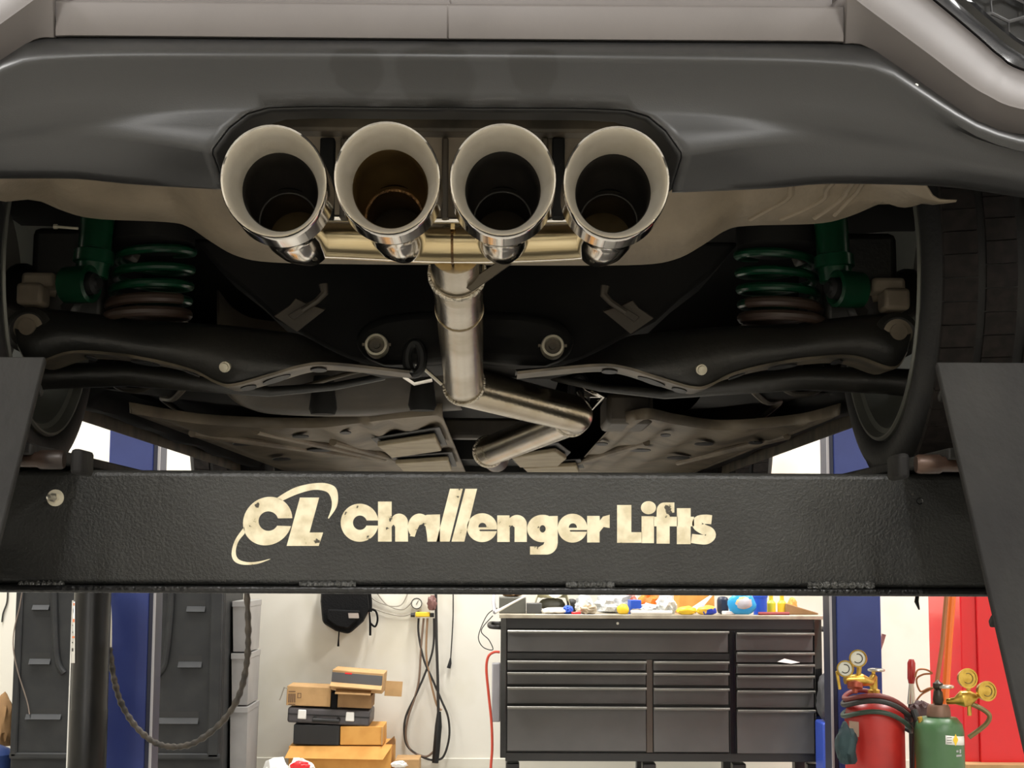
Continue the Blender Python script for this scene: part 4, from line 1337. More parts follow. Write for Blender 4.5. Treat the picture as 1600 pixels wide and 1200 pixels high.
clutter_blob('plastic_bag', 899, 926, 0.10, 0.2, m_clear, 'crumpled clear plastic bag, the smaller one left of the big bag', 'plastic bag', 7)
clutter_blob('plastic_bag', 934, 984, 0.115, 0.22, m_clear, 'big crumpled clear plastic bag in the middle of the worktop', 'plastic bag', 8, 0.45, 3.2)
clutter_blob('yellow_can', 964, 983, 0.055, 0.06, m_yel, 'small yellow tin in front of the big clear bag', 'tin', 9, 0.08, 2, 0.03)
clutter_box('blue_white_box', 983, 1000, 0.075, 0.12, m_blued, 'small blue carton right of the yellow tin', 'carton', 0.06, 0.2)
clutter_blob('orange_bag', 998, 1032, 0.12, 0.40, m_orange, 'orange snack bag at the back of the worktop', 'snack bag', 10)
clutter_blob('plastic_bag', 1026, 1056, 0.105, 0.14, m_clear, 'crumpled whitish plastic bag in front of the cardboard carton', 'plastic bag', 11, 0.4, 2.5)
clutter_blob('plastic_bag', 998, 1027, 0.055, 0.12, m_clear, 'low crumpled clear wrapper under the orange snack bag', 'wrapper', 21, 0.4, 2.5)
clutter_blob('rag', 905, 932, 0.05, 0.05, mat('beige_rag', (206, 188, 160), 0.8, 0, (160, 150, 130), 20), 'beige rag at the worktop front below the clear bags', 'rag', 31, 0.4, 3, 0.04)
clutter_blob('wire_coil', 985, 1003, 0.03, 0.05, mat('grey_coil', (120, 112, 104), 0.5), 'small grey coil left of the long white tube', 'coil', 32, 0.3, 3, 0.03)
clutter_blob('white_bottle', 1142, 1160, 0.13, 0.38, m_white, 'white bottle behind the light blue snack bag', 'bottle', 33, 0.06, 2, 0.03)
clutter_blob('brown_pouch', 1230, 1246, 0.085, 0.30, m_cardo, 'orange-tan pouch right of the yellow bottles', 'pouch', 34, 0.25, 3, 0.03)
clutter_blob('red_carton', 966, 998, 0.115, 0.42, mat('pale_red', (214, 120, 110), 0.5, 0, (230, 226, 224), 16, 0.45, 0.55), 'pale red and white packet behind the blue carton', 'packet', 35, 0.2, 3, 0.05)
clutter_box('paper_stack', 1130, 1146, 0.02, 0.03, m_white, 'small white paper stack at the foot of the light blue snack bag', 'paper stack', 0.05, 0.3)
c = on_top(1018, 0.015)
tag(MB().tube([c + Vector((-0.11, 0, 0.011)), c + Vector((0.11, 0, 0.011))], 0.011, 12).build('white_tube', m_white, None), 'long white tube lying along the worktop edge', 'tube')
clutter_box('cardboard_carton', 1056, 1112, 0.125, 0.36, m_cardo, 'orange-tan cardboard carton at the back of the worktop', 'carton', 0.16, 0.1)
c = on_top(1098, 0.18)
tag(MB().prism([c + Vector((-0.06, 0, 0.03)), c + Vector((0.05, 0.02, 0.10)), c + Vector((0.06, 0.02, 0.10)), c + Vector((-0.03, 0, 0.0)), ], (0, 0.03, 0)).build('folded_card', m_white, None), 'white folded card leaning on the cardboard carton', 'card')
clutter_blob('glue_tube', 1058, 1088, 0.045, 0.04, m_yel, 'yellow and white tube lying left of the blue-dotted one', 'tube', 13, 0.15, 2, 0.03)
clutter_blob('glue_tube', 1090, 1120, 0.05, 0.03, mat('yellow_blue', (240, 196, 60), 0.45, 0, (40, 70, 190), 18, 0.52, 0.56), 'yellow pack with a blue patch', 'pack', 14, 0.15, 2, 0.03)
clutter_box('navy_jar', 1121, 1138, 0.095, 0.14, mat('navy', (34, 42, 62), 0.4), 'dark navy jar left of the light blue snack bag', 'jar', 0.06, bev=0.02)
bag = thing('snack_bag', on_top(1159, 0.02), 'light blue snack bag with a window showing golden snacks', 'snack bag')
cc = on_top(1159, 0.02)
part('bag_pouch', m_bluebag, bag, lambda b: b.blob(cc + Vector((0, 0, 0.055)), (0.078, 0.03, 0.065), 2, 0.12, 2), angle=50)
part('snack_window', mat('snack', (226, 168, 96), 0.5, 0, (190, 190, 196), 14, 0.45, 0.55), bag, lambda b: b.blob(cc + Vector((0.006, -0.012, 0.062)), (0.050, 0.026, 0.040), 4, 0.12, 2), angle=50)
o = MB().lathe(on_top(1188, 0.10), (0, 0, 1), [(0, 0), (0, 0.036), (0.09, 0.038), (0.092, 0.041), (0.108, 0.041), (0.11, 0)], 24).build('blue_tub', m_blued, None)
tag(o, 'deep blue round tub right of the light blue snack bag', 'tub')
for i, x in enumerate((1205, 1222)):
    o = MB().lathe(on_top(x, 0.16), (0, 0, 1), [(0, 0), (0, 0.024), (0.06, 0.025), (0.075, 0.012), (0.09, 0.011), (0.105, 0.012), (0.106, 0)], 18).build('yellow_bottle', m_yel if i else mat('lime', (206, 206, 60), 0.45, 0, (230, 190, 40), 20), None)
    tag(o, ('lime yellow bottle next to the blue tub', 'plain yellow bottle at the right end of the worktop')[i], 'bottle')
c = on_top(1208, 0.02)
tag(MB().tube([c + Vector((-0.08, 0, 0.008)), c + Vector((0.09, 0.02, 0.008))], 0.008, 8).build('screwdriver_red', mat('maroon', (150, 60, 60), 0.5), None), 'thin dull red stick lying below the yellow bottles', 'stick')
c = on_top(1250, 0.12)
tag(MB().prism([c + Vector((-0.08, 0, 0)), c + Vector((0.10, 0, 0)), c + Vector((0.10, 0, 0.008)), c + Vector((-0.075, 0, 0.06))], (0, 0.06, 0)).build('shop_cloth', m_cardd, None, bevel=0.006), 'brown wedge-shaped cloth at the right end of the worktop', 'cloth')

# ---- black storage cabinet
KY = 8.4
kx = lambda x: P(x, 1060, KY).x
kz = lambda y: P(200, y, KY).z
cab = thing('storage_cabinet', (kx(183), KY + 0.3, 0), 'black moulded plastic storage cabinet behind the left blue post', 'cabinet')
part('cabinet_body', m_blackp, cab, lambda b: b.mm((kx(18), KY + 0.03, 0), (kx(348), KY + 0.62, 1.62)), bevel=0.012)
for (x0, x1, xi0, xi1, grips, s) in ((20, 182, 34, 100, ((47, 73, 938, 953), (45, 78, 1021, 1038), (43, 98, 1108, 1124)), 1), (184, 347, 262, 326, ((289, 318, 938, 955), (278, 315, 1024, 1042), (243, 312, 1112, 1130)), -1)):
    d = part('cabinet_door', m_blackp, cab, lambda b: b.mm((kx(x0), KY, kz(1186)), (kx(x1), KY + 0.03, 1.60)), bevel=0.01)
    part('door_frame', m_blackp, d, lambda b: [b.mm(a, c_) for a, c_ in (((kx(x0) + 0.004, KY - 0.018, kz(1184)), (kx(x0 + 12), KY, 1.59)), ((kx(x1 - 20) if s < 0 else kx(x1 - 12), KY - 0.018, kz(1184)), (kx(x1) - 0.004, KY, 1.59)), ((kx(x0), KY - 0.018, kz(1186)), (kx(x1), KY, kz(1176))))], bevel=0.012)
    for (g0, g1, h0, h1) in grips:
        hm = (h0 + h1) / 2
        part('grip_shade', m_plasticdark, d, lambda b: b.mm((kx(g0), KY - 0.001, kz(hm)), (kx(g1), KY + 0.001, kz(h0))))  # flat dark plate paints the shade of a hollow above the ledge
        part('grip_ledge', m_blackp, d, lambda b: b.prism([Vector((kx(g0), KY, kz(hm))), Vector((kx(g0), KY - 0.022, kz(h1))), Vector((kx(g0), KY, kz(h1 + 1)))], (kx(g1) - kx(g0), 0, 0)))
    hx0 = 84 if s > 0 else 284
    pth = [P(hx0, 900, KY - 0.01), P(hx0 + s * 1, 960, KY - 0.01), P(hx0 + s * 3, 1010, KY - 0.01), P(hx0 + s * 7, 1038, KY - 0.01), P(hx0 + s * 16, 1052, KY - 0.01)] if s > 0 else [P(268, 900, KY - 0.01), P(266, 960, KY - 0.01), P(261, 1010, KY - 0.01), P(256, 1040, KY - 0.01), P(246, 1054, KY - 0.01)]
    part('handle_moulding', m_blackp, d, lambda b: b.tube(resample(pth, 24), 0.018, 10))
# grey bins beside it
for i, (y0, y1, m_) in enumerate(((1100, 1212, 0), (1018, 1098, 0), (938, 1016, 0))):
    zb_, zt_ = (0.0 if i == 0 else P(370, y1, 8.75).z), P(370, y0, 8.75).z
    xa, xb = kx(352), P(397, 1000, 8.75).x
    b = MB()
    n = (xb - xa)
    c = Vector(((xa + xb) / 2, 8.78, 0))
    hx_, hy_ = n / 2, 0.2
    vs = []
    for z, k in ((zb_ + 0.001, 0.90), (zt_ - 0.03, 1.0), (zt_ - 0.03, 1.04), (zt_, 1.04)):
        vs += [c + Vector((dx * hx_ * k, dy * hy_ * k, z)) for dx, dy in ((-1, -1), (1, -1), (1, 1), (-1, 1))]
    fs = [(3, 2, 1, 0), (12, 13, 14, 15)]
    for r in range(3):
        for q in range(4):
            fs.append((r * 4 + q, r * 4 + (q + 1) % 4, r * 4 + 4 + (q + 1) % 4, r * 4 + 4 + q))
    b.add(vs, fs)
    o = b.build('storage_bin', m_greybin, None, bevel=0.006)
    tag(o, ('grey lidded bin at the bottom of the stack beside the black cabinet', 'grey lidded bin in the middle of the stack beside the black cabinet', 'grey lidded bin on top of the stack beside the black cabinet')[i], 'storage bin', 'grey bins stacked by the cabinet')

# ---- black cylinder with warning label
PY = 6.45
p0 = P(133, 1060, PY)
r_ = 29 * PY / F
cyl = thing('hydraulic_ram', (p0.x, PY + r_, 0), 'tall black steel cylinder with white and orange warning label left of the blue post', 'steel cylinder')
part('ram_tube', mat('ram_black', (16, 15, 14), 0.35, 0, (26, 24, 21), 8, spec=0.25, stretch=(3, 3, 0.6)), cyl, lambda b: b.lathe((p0.x, PY + r_, 0), (0, 0, 1), [(0.0, 0.0), (0.0, 0.13), (0.012, 0.13), (0.012, r_), (P(133, 1112, PY).z, r_), (P(133, 1111, PY).z + 0.001, r_ - 0.002), (1.16, r_ - 0.002), (1.17, r_ - 0.006), (1.24, r_ - 0.006), (1.24, 0)], 40), angle=40)
part('pale_side_strip', m_white, cyl, lambda b: b.mm((p0.x - r_ - 0.006, PY + r_ - 0.01, 0.012), (p0.x - r_ - 0.001, PY + r_ + 0.02, 1.1)), label='pale strip along the left side')


def wrap(px, py, e=0.0008):
    yy = PY
    for _ in range(4):
        q = P(px, py, yy)
        dx = max(-r_ * 0.985, min(r_ * 0.985, q.x - p0.x))
        yy = PY + r_ - math.sqrt(r_ * r_ - dx * dx)
    return Vector((p0.x + dx, PY + r_ - math.sqrt(r_ * r_ - dx * dx) - e, q.z))


def patch(b, x0, x1, y0, y1, e):
    b.sheet([[wrap(x0 + (x1 - x0) * i / 6, y, e) for i in range(7)] for y in (y0, y1)])


lab = part('warning_label', m_white, cyl, lambda b: patch(b, 105, 117, 940, 1036, 0.001), solid=0.0004)
m_olab = mat('label_orange', (226, 120, 60), 0.5)
for (y0, y1) in ((942, 946), (967, 972), (994, 997)):
    part('label_band', m_olab, lab, lambda b: patch(b, 105.5, 116.5, y0, y1, 0.0016))
for (x0, x1, y0, y1) in ((107, 114, 950, 952), (107, 109, 952, 957), (112, 114, 952, 957), (107, 114, 976, 978), (109, 111, 978, 984), (107, 114, 987, 989), (107, 114, 1003, 1005), (108, 110, 1005, 1008), (107, 114, 1013, 1015), (107, 109, 1015, 1018), (112, 114, 1015, 1018)):
    part('label_mark', m_plasticdark, lab, lambda b: patch(b, x0, x1, y0, y1, 0.0018))

# ---- wires at far left
tag(MB().tube(resample([P(36, 915, KY - 0.021), P(30, 950, KY - 0.021), P(22, 985, KY - 0.021), P(21, 1015, KY - 0.021), P(28, 1050, KY - 0.021), P(42, 1095, KY - 0.015), P(46, 1116, KY - 0.018)], 40), 0.0035, 6).build('thin_cable', mat('grey_cable', (110, 98, 88), 0.5), None), 'thin grey-brown cable hanging over the left door of the black cabinet', 'cable')
tag(MB().tube(resample([P(12, 915, WY - 0.01), P(11, 940, WY - 0.01), P(5, 958, WY - 0.01), P(3, 972, WY - 0.01)], 20), 0.005, 6).build('wall_wire', m_rubber, None), 'short black wire hanging on the wall at the far left', 'wire')
tag(MB().blob(P(6, 1130, 8.9), (0.05, 0.06, 0.16), 4, 0.3, 2).build('brown_sack', m_cardd, None), 'brown sack hanging by the wall left of the black cabinet', 'sack')
tag(MB().lathe((P(-14, 1185, 8.6).x, 8.65, 0), (0, 0, 1), [(0, 0), (0, 0.09), (0.2, 0.10), (0.23, 0.08), (0.25, 0.03), (0.26, 0)], 20).build('blue_drum', mat('drumblue', (40, 60, 110), 0.5), None), 'small dark blue jug on the floor at the far left', 'jug')

# ---- backpack on the wall
WB = WY - 0.005
bkp = thing('backpack', P(540, 930, WB - 0.08), 'black backpack hanging on the white wall', 'backpack')


def pack(b):
    o = [(505, 905), (572, 905), (576, 950), (566, 970), (545, 989), (525, 984), (506, 972), (503, 940)]
    fr = [P(x, y, WB - 0.14) for x, y in o]
    bk_ = [P(540 + (x - 540) * 1.06, 940 + (y - 940) * 1.04, WB - 0.03) for x, y in o]
    b.sheet([[p + Vector((0, 0.03, 0)) for p in bk_ + bk_[:1]], bk_ + bk_[:1], fr + fr[:1]])
    b.add(fr, [tuple(range(8))])


part('pack_body', m_cloth, bkp, pack, bevel=0.02, bseg=3)
part('front_pocket', m_cloth, bkp, lambda b: b.prism([P(x, y, WB - 0.165) for x, y in ((512, 952), (562, 954), (560, 966), (544, 983), (526, 979), (510, 968))], (0, 0.03, 0)), bevel=0.008)
part('brand_patch', mat('patch', (150, 140, 132), 0.6), bkp, lambda b: b.prism([P(x, y, WB - 0.168) for x, y in ((544, 958), (560, 958), (561, 966), (545, 966))], (0, 0.004, 0)))
for pts in ([(530, 984), (529, 998), (528.5, 1010)], [(576, 930), (577, 955), (578.5, 975), (578.5, 993)]):
    part('strap', m_cloth, bkp, lambda b: b.tube([P(x, y, WB - 0.05) for x, y in pts], [0.004, 0.004] + [0.007] * (len(pts) - 2), 8))
part('strap', m_cloth, bkp, lambda b: b.tube(resample([P(x, y, WB - 0.05) for x, y in ((578, 973), (586, 979), (590, 968), (587, 955), (578, 952))], 24), 0.006, 8))
part('strap', m_cloth, bkp, lambda b: b.tube([P(574, 912, WB - 0.07), P(577, 940, WB - 0.05), P(577, 956, WB - 0.05)], 0.017, 10))

# ---- cables, gauges and hoses on the wall
m_cg = mat('cable_grey', (150, 144, 130), 0.5)
for k, pts in enumerate(([(575, 930), (590, 940), (612, 947), (628, 944), (638, 925)], [(588, 925), (605, 945), (630, 952), (648, 935)], [(582, 950), (605, 958), (630, 962), (655, 955)])):
    tag(MB().tube(resample([P(x, y, WB - 0.012) for x, y in pts], 30), 0.004, 6).build('wall_cable', m_cg, None),
        ('grey cable looped on the wall right above the backpack strap', 'grey cable in the middle of the loops right of the backpack', 'lowest grey cable slung between backpack and pressure gauge')[k], 'cable', 'cables looped on the wall')
gs = thing('gauge_set', P(657, 962, WB), 'pressure gauge with yellow manifold and hanging hoses on the white wall', 'gauge set')
gp = P(651, 943, WB - 0.06)
gd = part('gauge_dial', m_rubber, gs, lambda b: b.lathe(gp, (0, -1, 0), [(-0.05, 0), (-0.05, 0.030), (0, 0.033), (0.004, 0.033), (0.004, 0.028)], 28))
part('dial_face', m_gauge, gd, lambda b: b.lathe(gp, (0, -1, 0), [(0.002, 0.028), (0.003, 0)], 28))
part('dial_needle', m_rubber, gd, lambda b: b.box(gp + Vector((0.004, -0.005, 0.006)), (0.003, 0.002, 0.028), Matrix.Rotation(0.5, 3, 'Y')))
part('valve_block', m_yel, gs, lambda b: b.mm(P(649, 964, WB - 0.07), P(672, 956, WB - 0.03)), bevel=0.006)
for x in (645, 675):
    part('valve_knob', m_rubber, gs, lambda b: b.lathe(P(x, 961, WB - 0.05), (1, 0, 0), [(-0.012, 0), (-0.012, 0.013), (0.012, 0.013), (0.012, 0)], 12))
hoses = [([(654, 966), (654, 990), (662, 1030), (675, 1060), (690, 1095), (700, 1120), (702, 1150), (695, 1178), (685, 1187), (665, 1185), (640, 1170), (632, 1150), (634, 1120), (650, 1085), (667, 1045), (677, 1010), (678, 966)], m_rubber),
         ([(662, 966), (658, 1010), (655, 1060), (648, 1090), (638, 1120), (634, 1150), (642, 1172), (665, 1182), (680, 1172)], mat('hose_brown', (120, 100, 84), 0.5)),
         ([(668, 966), (666, 1020), (672, 1060), (682, 1100), (690, 1110)], mat('hose_tan', (150, 120, 90), 0.5))]
for pts, m_ in hoses:
    part('hose', m_, gs, lambda b: b.tube(resample([P(x, y, WB - 0.03 - 0.0004 * (x - 630)) for x, y in pts], 90), 0.0065, 8))
wand = thing('spray_wand', P(683, 1050, WB), 'black spray wand with thick grip hanging beside the gauge hoses', 'spray wand')
part('lance', m_rubber, wand, lambda b: b.tube([P(681, 915, WB - 0.07), P(682, 1000, WB - 0.065), P(684, 1060, WB - 0.06), P(685, 1120, WB - 0.06)], 0.0085, 10))
part('grip', m_plasticdark, wand, lambda b: b.tube([P(686, 1112, WB - 0.06), P(685, 1135, WB - 0.06), P(682, 1170, WB - 0.06), P(680, 1192, WB - 0.06)], [0.012, 0.021, 0.021, 0.019], 14))
part('valve_head', mat('dull_red_grip', (120, 84, 78), 0.5), wand, lambda b: b.blob(P(675, 943, WB - 0.07), (0.028, 0.03, 0.05), 5, 0.3, 3))
cord = thing('power_cord', P(705, 990, WB), 'thin dark power cord with plug hanging on the wall left of the tool chest', 'cord')
part('cord_wire', m_rubber, cord, lambda b: b.tube(resample([P(x, y, WB - 0.01) for x, y in ((708, 915), (708, 960), (706, 1000), (704, 1030))], 30), 0.0035, 6))
part('plug', m_plasticdark, cord, lambda b: b.tube([P(704, 1028, WB - 0.012), P(703, 1036, WB - 0.014), P(701, 1044, WB - 0.014)], [0.004, 0.010, 0.012], 8))
ec = resample([P(x, y, 8.33) for x, y in ((781, 1019), (772, 1019), (763, 1026), (760, 1045), (763, 1080), (768, 1130), (769, 1170), (767, 1205), (772, 1236))], 50)
tag(MB().tube(ec, 0.007, 8).build('extension_cord', m_redhose, None), 'orange-red extension cord hanging down the left side of the tool chest', 'cord')
lamp = thing('work_lamp', P(775, 940, 8.75), 'grey clamp work lamp with looped wire at the left end of the worktop', 'work lamp')
part('lamp_arm', m_greytrim, lamp, lambda b: b.tube([P(773, 915, 8.72), P(771, 940, 8.6), P(773, 957, 8.38)], 0.010, 10))
part('lamp_head', m_white, lamp, lambda b: b.tube([P(774, 957, 8.37), P(797, 944, 8.37), P(822, 931, 8.37)], [0.008, 0.006, 0.005], 8))
part('lamp_wire', m_rubber, lamp, lambda b: b.tube(resample([P(x, y, 8.6) for x, y in ((777, 950), (762, 960), (750, 985), (748, 1000), (756, 1012), (770, 1015), (764, 1000), (752, 985), (770, 962))], 60), 0.003, 6))

# ---- pile of boxes and cases by the wall
ZD = 8.85
bz = lambda y: P(530, y, ZD).z
bx = lambda x: P(x, 1120, ZD).x


def slab(name, x0, x1, y0, y1, dep, m, label, cat, rot=0.0, bev=0.004, floor=False, yo=0.0, group=None):
    zb_ = 0.0 if floor else bz(y1)
    c = Vector(((bx(x0) + bx(x1)) / 2, ZD + dep / 2 + yo, (zb_ + bz(y0)) / 2))
    t = thing(name, (c.x, c.y, zb_), label, cat, group)
    R = Matrix.Rotation(rot, 3, 'Y')
    body = MB().box(c, (bx(x1) - bx(x0), dep, bz(y0) - zb_), R).build(name.split('_')[-1] + '_body' if False else 'body', m, t, bevel=bev)
    return t, c, R


t, c, R = slab('cardboard_box', 452, 612, 1166, 1200, 0.38, m_cardo, 'large orange-brown cardboard box at the bottom of the pile', 'cardboard box', 0, floor=True)
part('box_flap', m_cardo, t, lambda b: b.prism([Vector((bx(455), ZD - 0.002, bz(1167))), Vector((bx(612), ZD - 0.002, bz(1167))), Vector((bx(600), ZD - 0.05, bz(1185))), Vector((bx(448), ZD - 0.05, bz(1183)))], (0, 0.006, 0.004)))
part('box_flap', m_cardd, t, lambda b: b.prism([Vector((bx(599), ZD + 0.1, bz(1168))), Vector((bx(614), ZD + 0.1, bz(1154))), Vector((bx(616), ZD + 0.1, bz(1166)))], (0, 0.05, 0)))
t, c, R = slab('small_carton', 618, 656, 1186, 1200, 0.2, m_card, 'small tan carton on the floor right of the large box', 'carton', 0, floor=True)
part('paper_scrap', m_white, t, lambda b: b.blob(Vector((bx(625), ZD - 0.02, bz(1190) - 0.012)), (0.045, 0.02, 0.02), 3, 0.3, 3))
t, c, R = slab('toolbox', 459, 531, 1133, 1164, 0.26, mat('toolbox_black', (30, 30, 31), 0.5), 'plain black box between the latch case and the large cardboard box', 'box', 0.02)
t, c, R = slab('cardboard_box', 532, 599, 1135, 1164, 0.28, m_cardo, 'orange-brown cardboard box right of the plain black box', 'cardboard box', 0.0)
part('box_flap', m_card, t, lambda b: b.box(c + Vector((0.115, -0.02, 0)), (0.006, 0.26, 0.10), R))
t, c, R = slab('tool_case', 449, 578, 1108, 1132, 0.32, mat('case_dark', (82, 78, 80), 0.5, 0, (70, 67, 68), 10), 'dark grey tool case with two white latches', 'tool case', 0.045, 0.012)
for x in (472, 547):
    la = part('latch', m_white, t, lambda b: b.box(Vector((bx(x), ZD - 0.006, bz(1118 + (x - 513) * 0.045))), (0.05, 0.012, 0.052), R, 0.9), bevel=0.005, label='white latch')
part('handle', m_plasticdark, t, lambda b: b.tube([Vector((bx(492), ZD, bz(1122))), Vector((bx(492), ZD - 0.035, bz(1124))), Vector((bx(529), ZD - 0.035, bz(1126))), Vector((bx(529), ZD, bz(1124)))], 0.012, 10))
part('case_seam', m_plasticdark, t, lambda b: b.box(c + Vector((0, -0.161, 0.006)), (0.46, 0.004, 0.006), R))
t, c, R = slab('printed_carton', 447, 516, 1073, 1103.5, 0.24, m_card, 'tan carton with dark printed marks on the tool case', 'carton', 0.035)
m_ink = mat('ink', (104, 78, 58), 0.7)
for (x0, x1, y0, y1) in ((450, 452, 1084, 1098), (453, 455, 1084, 1098), (456, 458, 1084, 1098), (459, 461, 1084, 1098), (450, 461, 1080, 1081.5), (450, 461, 1100, 1101.5), (464, 470, 1083, 1084), (464, 465, 1084, 1090), (469, 470, 1084, 1090), (464, 470, 1090, 1091)):
    part('printed_mark', m_ink, t, lambda b: b.mm((bx(x0), ZD - 0.0012, bz(y1)), (bx(x1), ZD + 0.02, bz(y0))))
part('tape_tail', m_cg, t, lambda b: b.tube([Vector((bx(448), ZD, bz(1076))), Vector((bx(444), ZD - 0.02, bz(1074))), Vector((bx(440), ZD - 0.02, bz(1086))), Vector((bx(437), ZD - 0.02, bz(1094)))], 0.004, 6))
t, c, R = slab('brown_carton', 527, 580, 1085, 1106, 0.24, m_cardd, 'brown carton under the grey-fronted box', 'carton', 0.04)
part('box_flap', m_card, t, lambda b: b.box(c + Vector((-0.005, -0.15, 0.052)), (0.2, 0.06, 0.006), R @ Matrix.Rotation(0.3, 3, 'X')))
t, c, R = slab('black_pouch', 517, 526, 1082, 1107, 0.12, m_cloth, 'narrow black pouch wedged between the two cartons on the tool case', 'pouch', 0.0)
t, c, R = slab('open_carton', 517, 598, 1049, 1081, 0.26, m_card, 'open cardboard box with dark grey front, topmost of the pile', 'cardboard box', 0.075)
part('grey_insert', mat('insert_grey', (84, 84, 86), 0.6), t, lambda b: b.box(c + Vector((-0.002, -0.135, 0.014)), (0.285, 0.012, 0.058), R), label='dark grey front panel')
part('red_tag', m_red, t, lambda b: b.box(c + Vector((-0.05, -0.138, 0.046)), (0.04, 0.008, 0.008), R))
part('box_flap', m_card, t, lambda b: b.box(c + Vector((-0.004, -0.16, -0.022)), (0.29, 0.06, 0.006), R @ Matrix.Rotation(0.35, 3, 'X')))
part('box_flap', m_card, t, lambda b: b.box(c + Vector((0.20, -0.05, -0.045)), (0.10, 0.006, 0.085), R @ Matrix.Rotation(0.3, 3, 'Z')))
wbag = thing('plastic_sack', P(450, 1205, 8.6), 'white plastic bag with a red print on the floor in front of the pile', 'plastic bag')
part('sack_body', m_white, wbag, lambda b: (b.blob(Vector((P(432, 1190, 8.6).x, 8.6, 0.085)), (0.08, 0.08, 0.105), 3, 0.35, 2.6), b.blob(Vector((P(470, 1190, 8.6).x, 8.6, 0.085)), (0.085, 0.08, 0.10), 8, 0.35, 2.6)), angle=25)
part('red_print', m_red, wbag, lambda b: b.blob(Vector((P(472, 1188, 8.6).x, 8.53, 0.155)), (0.05, 0.025, 0.03), 9, 0.3, 2.6), angle=25)

# ---- right side: red cabinet, handles, gas bottles
rx0 = P(1503, 1060, 7.0).x
red = thing('red_cabinet', (rx0 + 0.45, 7.27, 0), 'tall bright red steel cabinet beside the right approach ramp', 'cabinet')
part('cabinet_shell', m_red, red, lambda b: b.mm((rx0, 7.0, 0.0), (rx0 + 0.9, 7.52, 1.5)), bevel=0.006)
part('door_panel', m_red, red, lambda b: b.mm((rx0 + 0.07, 6.985, P(1550, 1194, 7.0).z), (rx0 + 0.86, 7.0, 1.46)), bevel=0.004)
part('base_ledge', m_card, red, lambda b: b.mm((rx0 - 0.02, 6.90, P(1550, 1205, 6.9).z), (rx0 + 0.6, 7.0, P(1550, 1195, 6.9).z)))
tag(MB().tube([P(1489, 915, 6.9), P(1482, 1010, 6.88), P(1478, 1075, 6.86), P(1470, 1240, 6.8)], 0.017, 10).build('orange_pole', mat('orange_pole', (226, 110, 36), 0.4), None), 'orange pole leaning on the red cabinet', 'pole')
tag(MB().tube([P(1480, 915, 6.85), P(1472, 1010, 6.8), P(1462, 1080, 6.75), P(1450, 1240, 6.7)], 0.010, 10).build('wooden_stick', mat('wood_stick', (150, 92, 46), 0.5), None), 'thin brown wooden stick left of the orange pole', 'stick')
tag(MB().tube([P(1373, 1020, 6.95), P(1378, 1004, 6.97), P(1381, 991, 6.97)], [0.006, 0.008, 0.010], 8).build('pink_handle', mat('pinkish', (150, 100, 96), 0.5), None), 'small dull pink handle sticking out right of the blue post', 'handle')


def gas(name, cx, cy, r, ztop, m, label):
    t = thing(name, (cx, cy, 0), label, 'gas cylinder')
    part('cylinder_body', m, t, lambda b: b.lathe((cx, cy, 0), (0, 0, 1), [(0, 0), (0, r * 0.96), (0.02, r), (ztop - r * 0.75, r), (ztop - r * 0.45, r * 0.93), (ztop - r * 0.2, r * 0.72), (ztop - 0.02, r * 0.46), (ztop, r * 0.42), (ztop, 0)], 48), angle=60)
    return t


def dial(t, c, d, r, m_rim, m_face):
    d = Vector(d).normalized()
    g = part('gauge', m_rim, t, lambda b: b.lathe(c, d, [(-0.022, 0), (-0.022, r * 0.9), (0, r), (0.006, r), (0.006, r * 0.84)], 28))
    part('gauge_face', m_face, g, lambda b: b.lathe(c, d, [(0.003, r * 0.85), (0.004, 0)], 24))
    u = d.orthogonal().normalized()
    v_ = d.cross(u)
    part('gauge_scale', m_rubber if m_face is m_gauge else mat('gauge_line', (120, 96, 40), 0.4), g, lambda b: b.tube([c + d * 0.005 + (u * math.cos(a) + v_ * math.sin(a)) * r * 0.5 for a in [i * 0.25 for i in range(18)]], 0.0018, 5))
    return g


def wheel_valve(t, c, r, m):
    w_ = part('valve_wheel', m, t, lambda b: (b.tube([c + Vector((r * math.cos(a), r * math.sin(a), 0)) for a in [2 * PI * i / 20 for i in range(20)]], 0.006, 8, closed=True), b.box(c, (2 * r, 0.01, 0.008)), b.box(c, (0.01, 2 * r, 0.008))))
    return w_


GY = 6.3
ra = 46 * GY / F
pa = P(1377, 1100, GY)
ac = gas('gas_cylinder', pa.x, GY + ra, ra, P(1377, 1086, GY + ra).z, m_redcyl, 'red gas cylinder with a dark hose coiled round its shoulder')
ztop = P(1377, 1086, GY + ra).z
ca_ = Vector((pa.x, GY + ra, ztop))
part('label_sticker', mat('pale_sticker', (190, 160, 140), 0.6), ac, lambda b: b.sheet([[Vector((pa.x - ra * 1.006 * math.cos(a), GY + ra - ra * 1.006 * math.sin(a), z)) for a in (0.35, 0.5, 0.65, 0.8)] for z in (ztop - 0.16, ztop - 0.10)]))
part('valve_stem', m_brass, ac, lambda b: b.lathe(ca_, (0, 0, 1), [(0, 0.024), (0.02, 0.026), (0.025, 0.016), (0.075, 0.016), (0.077, 0.008), (0.104, 0.008), (0.104, 0)], 16))
wheel_valve(ac, P(1369, 1047, GY + ra), 0.030, m_steel)
part('regulator', m_brass, ac, lambda b: (b.tube([ca_ + Vector((0, 0, 0.075)), P(1360, 1066, GY + 0.08), P(1345, 1062, GY + 0.05), P(1320, 1062, GY + 0.04)], [0.014, 0.016, 0.026, 0.018], 14), b.tube([P(1341, 1060, GY + 0.05), P(1343, 1040, GY + 0.03)], 0.010, 10), b.tube([P(1325, 1062, GY + 0.05), P(1323, 1050, GY + 0.03)], 0.009, 10)))
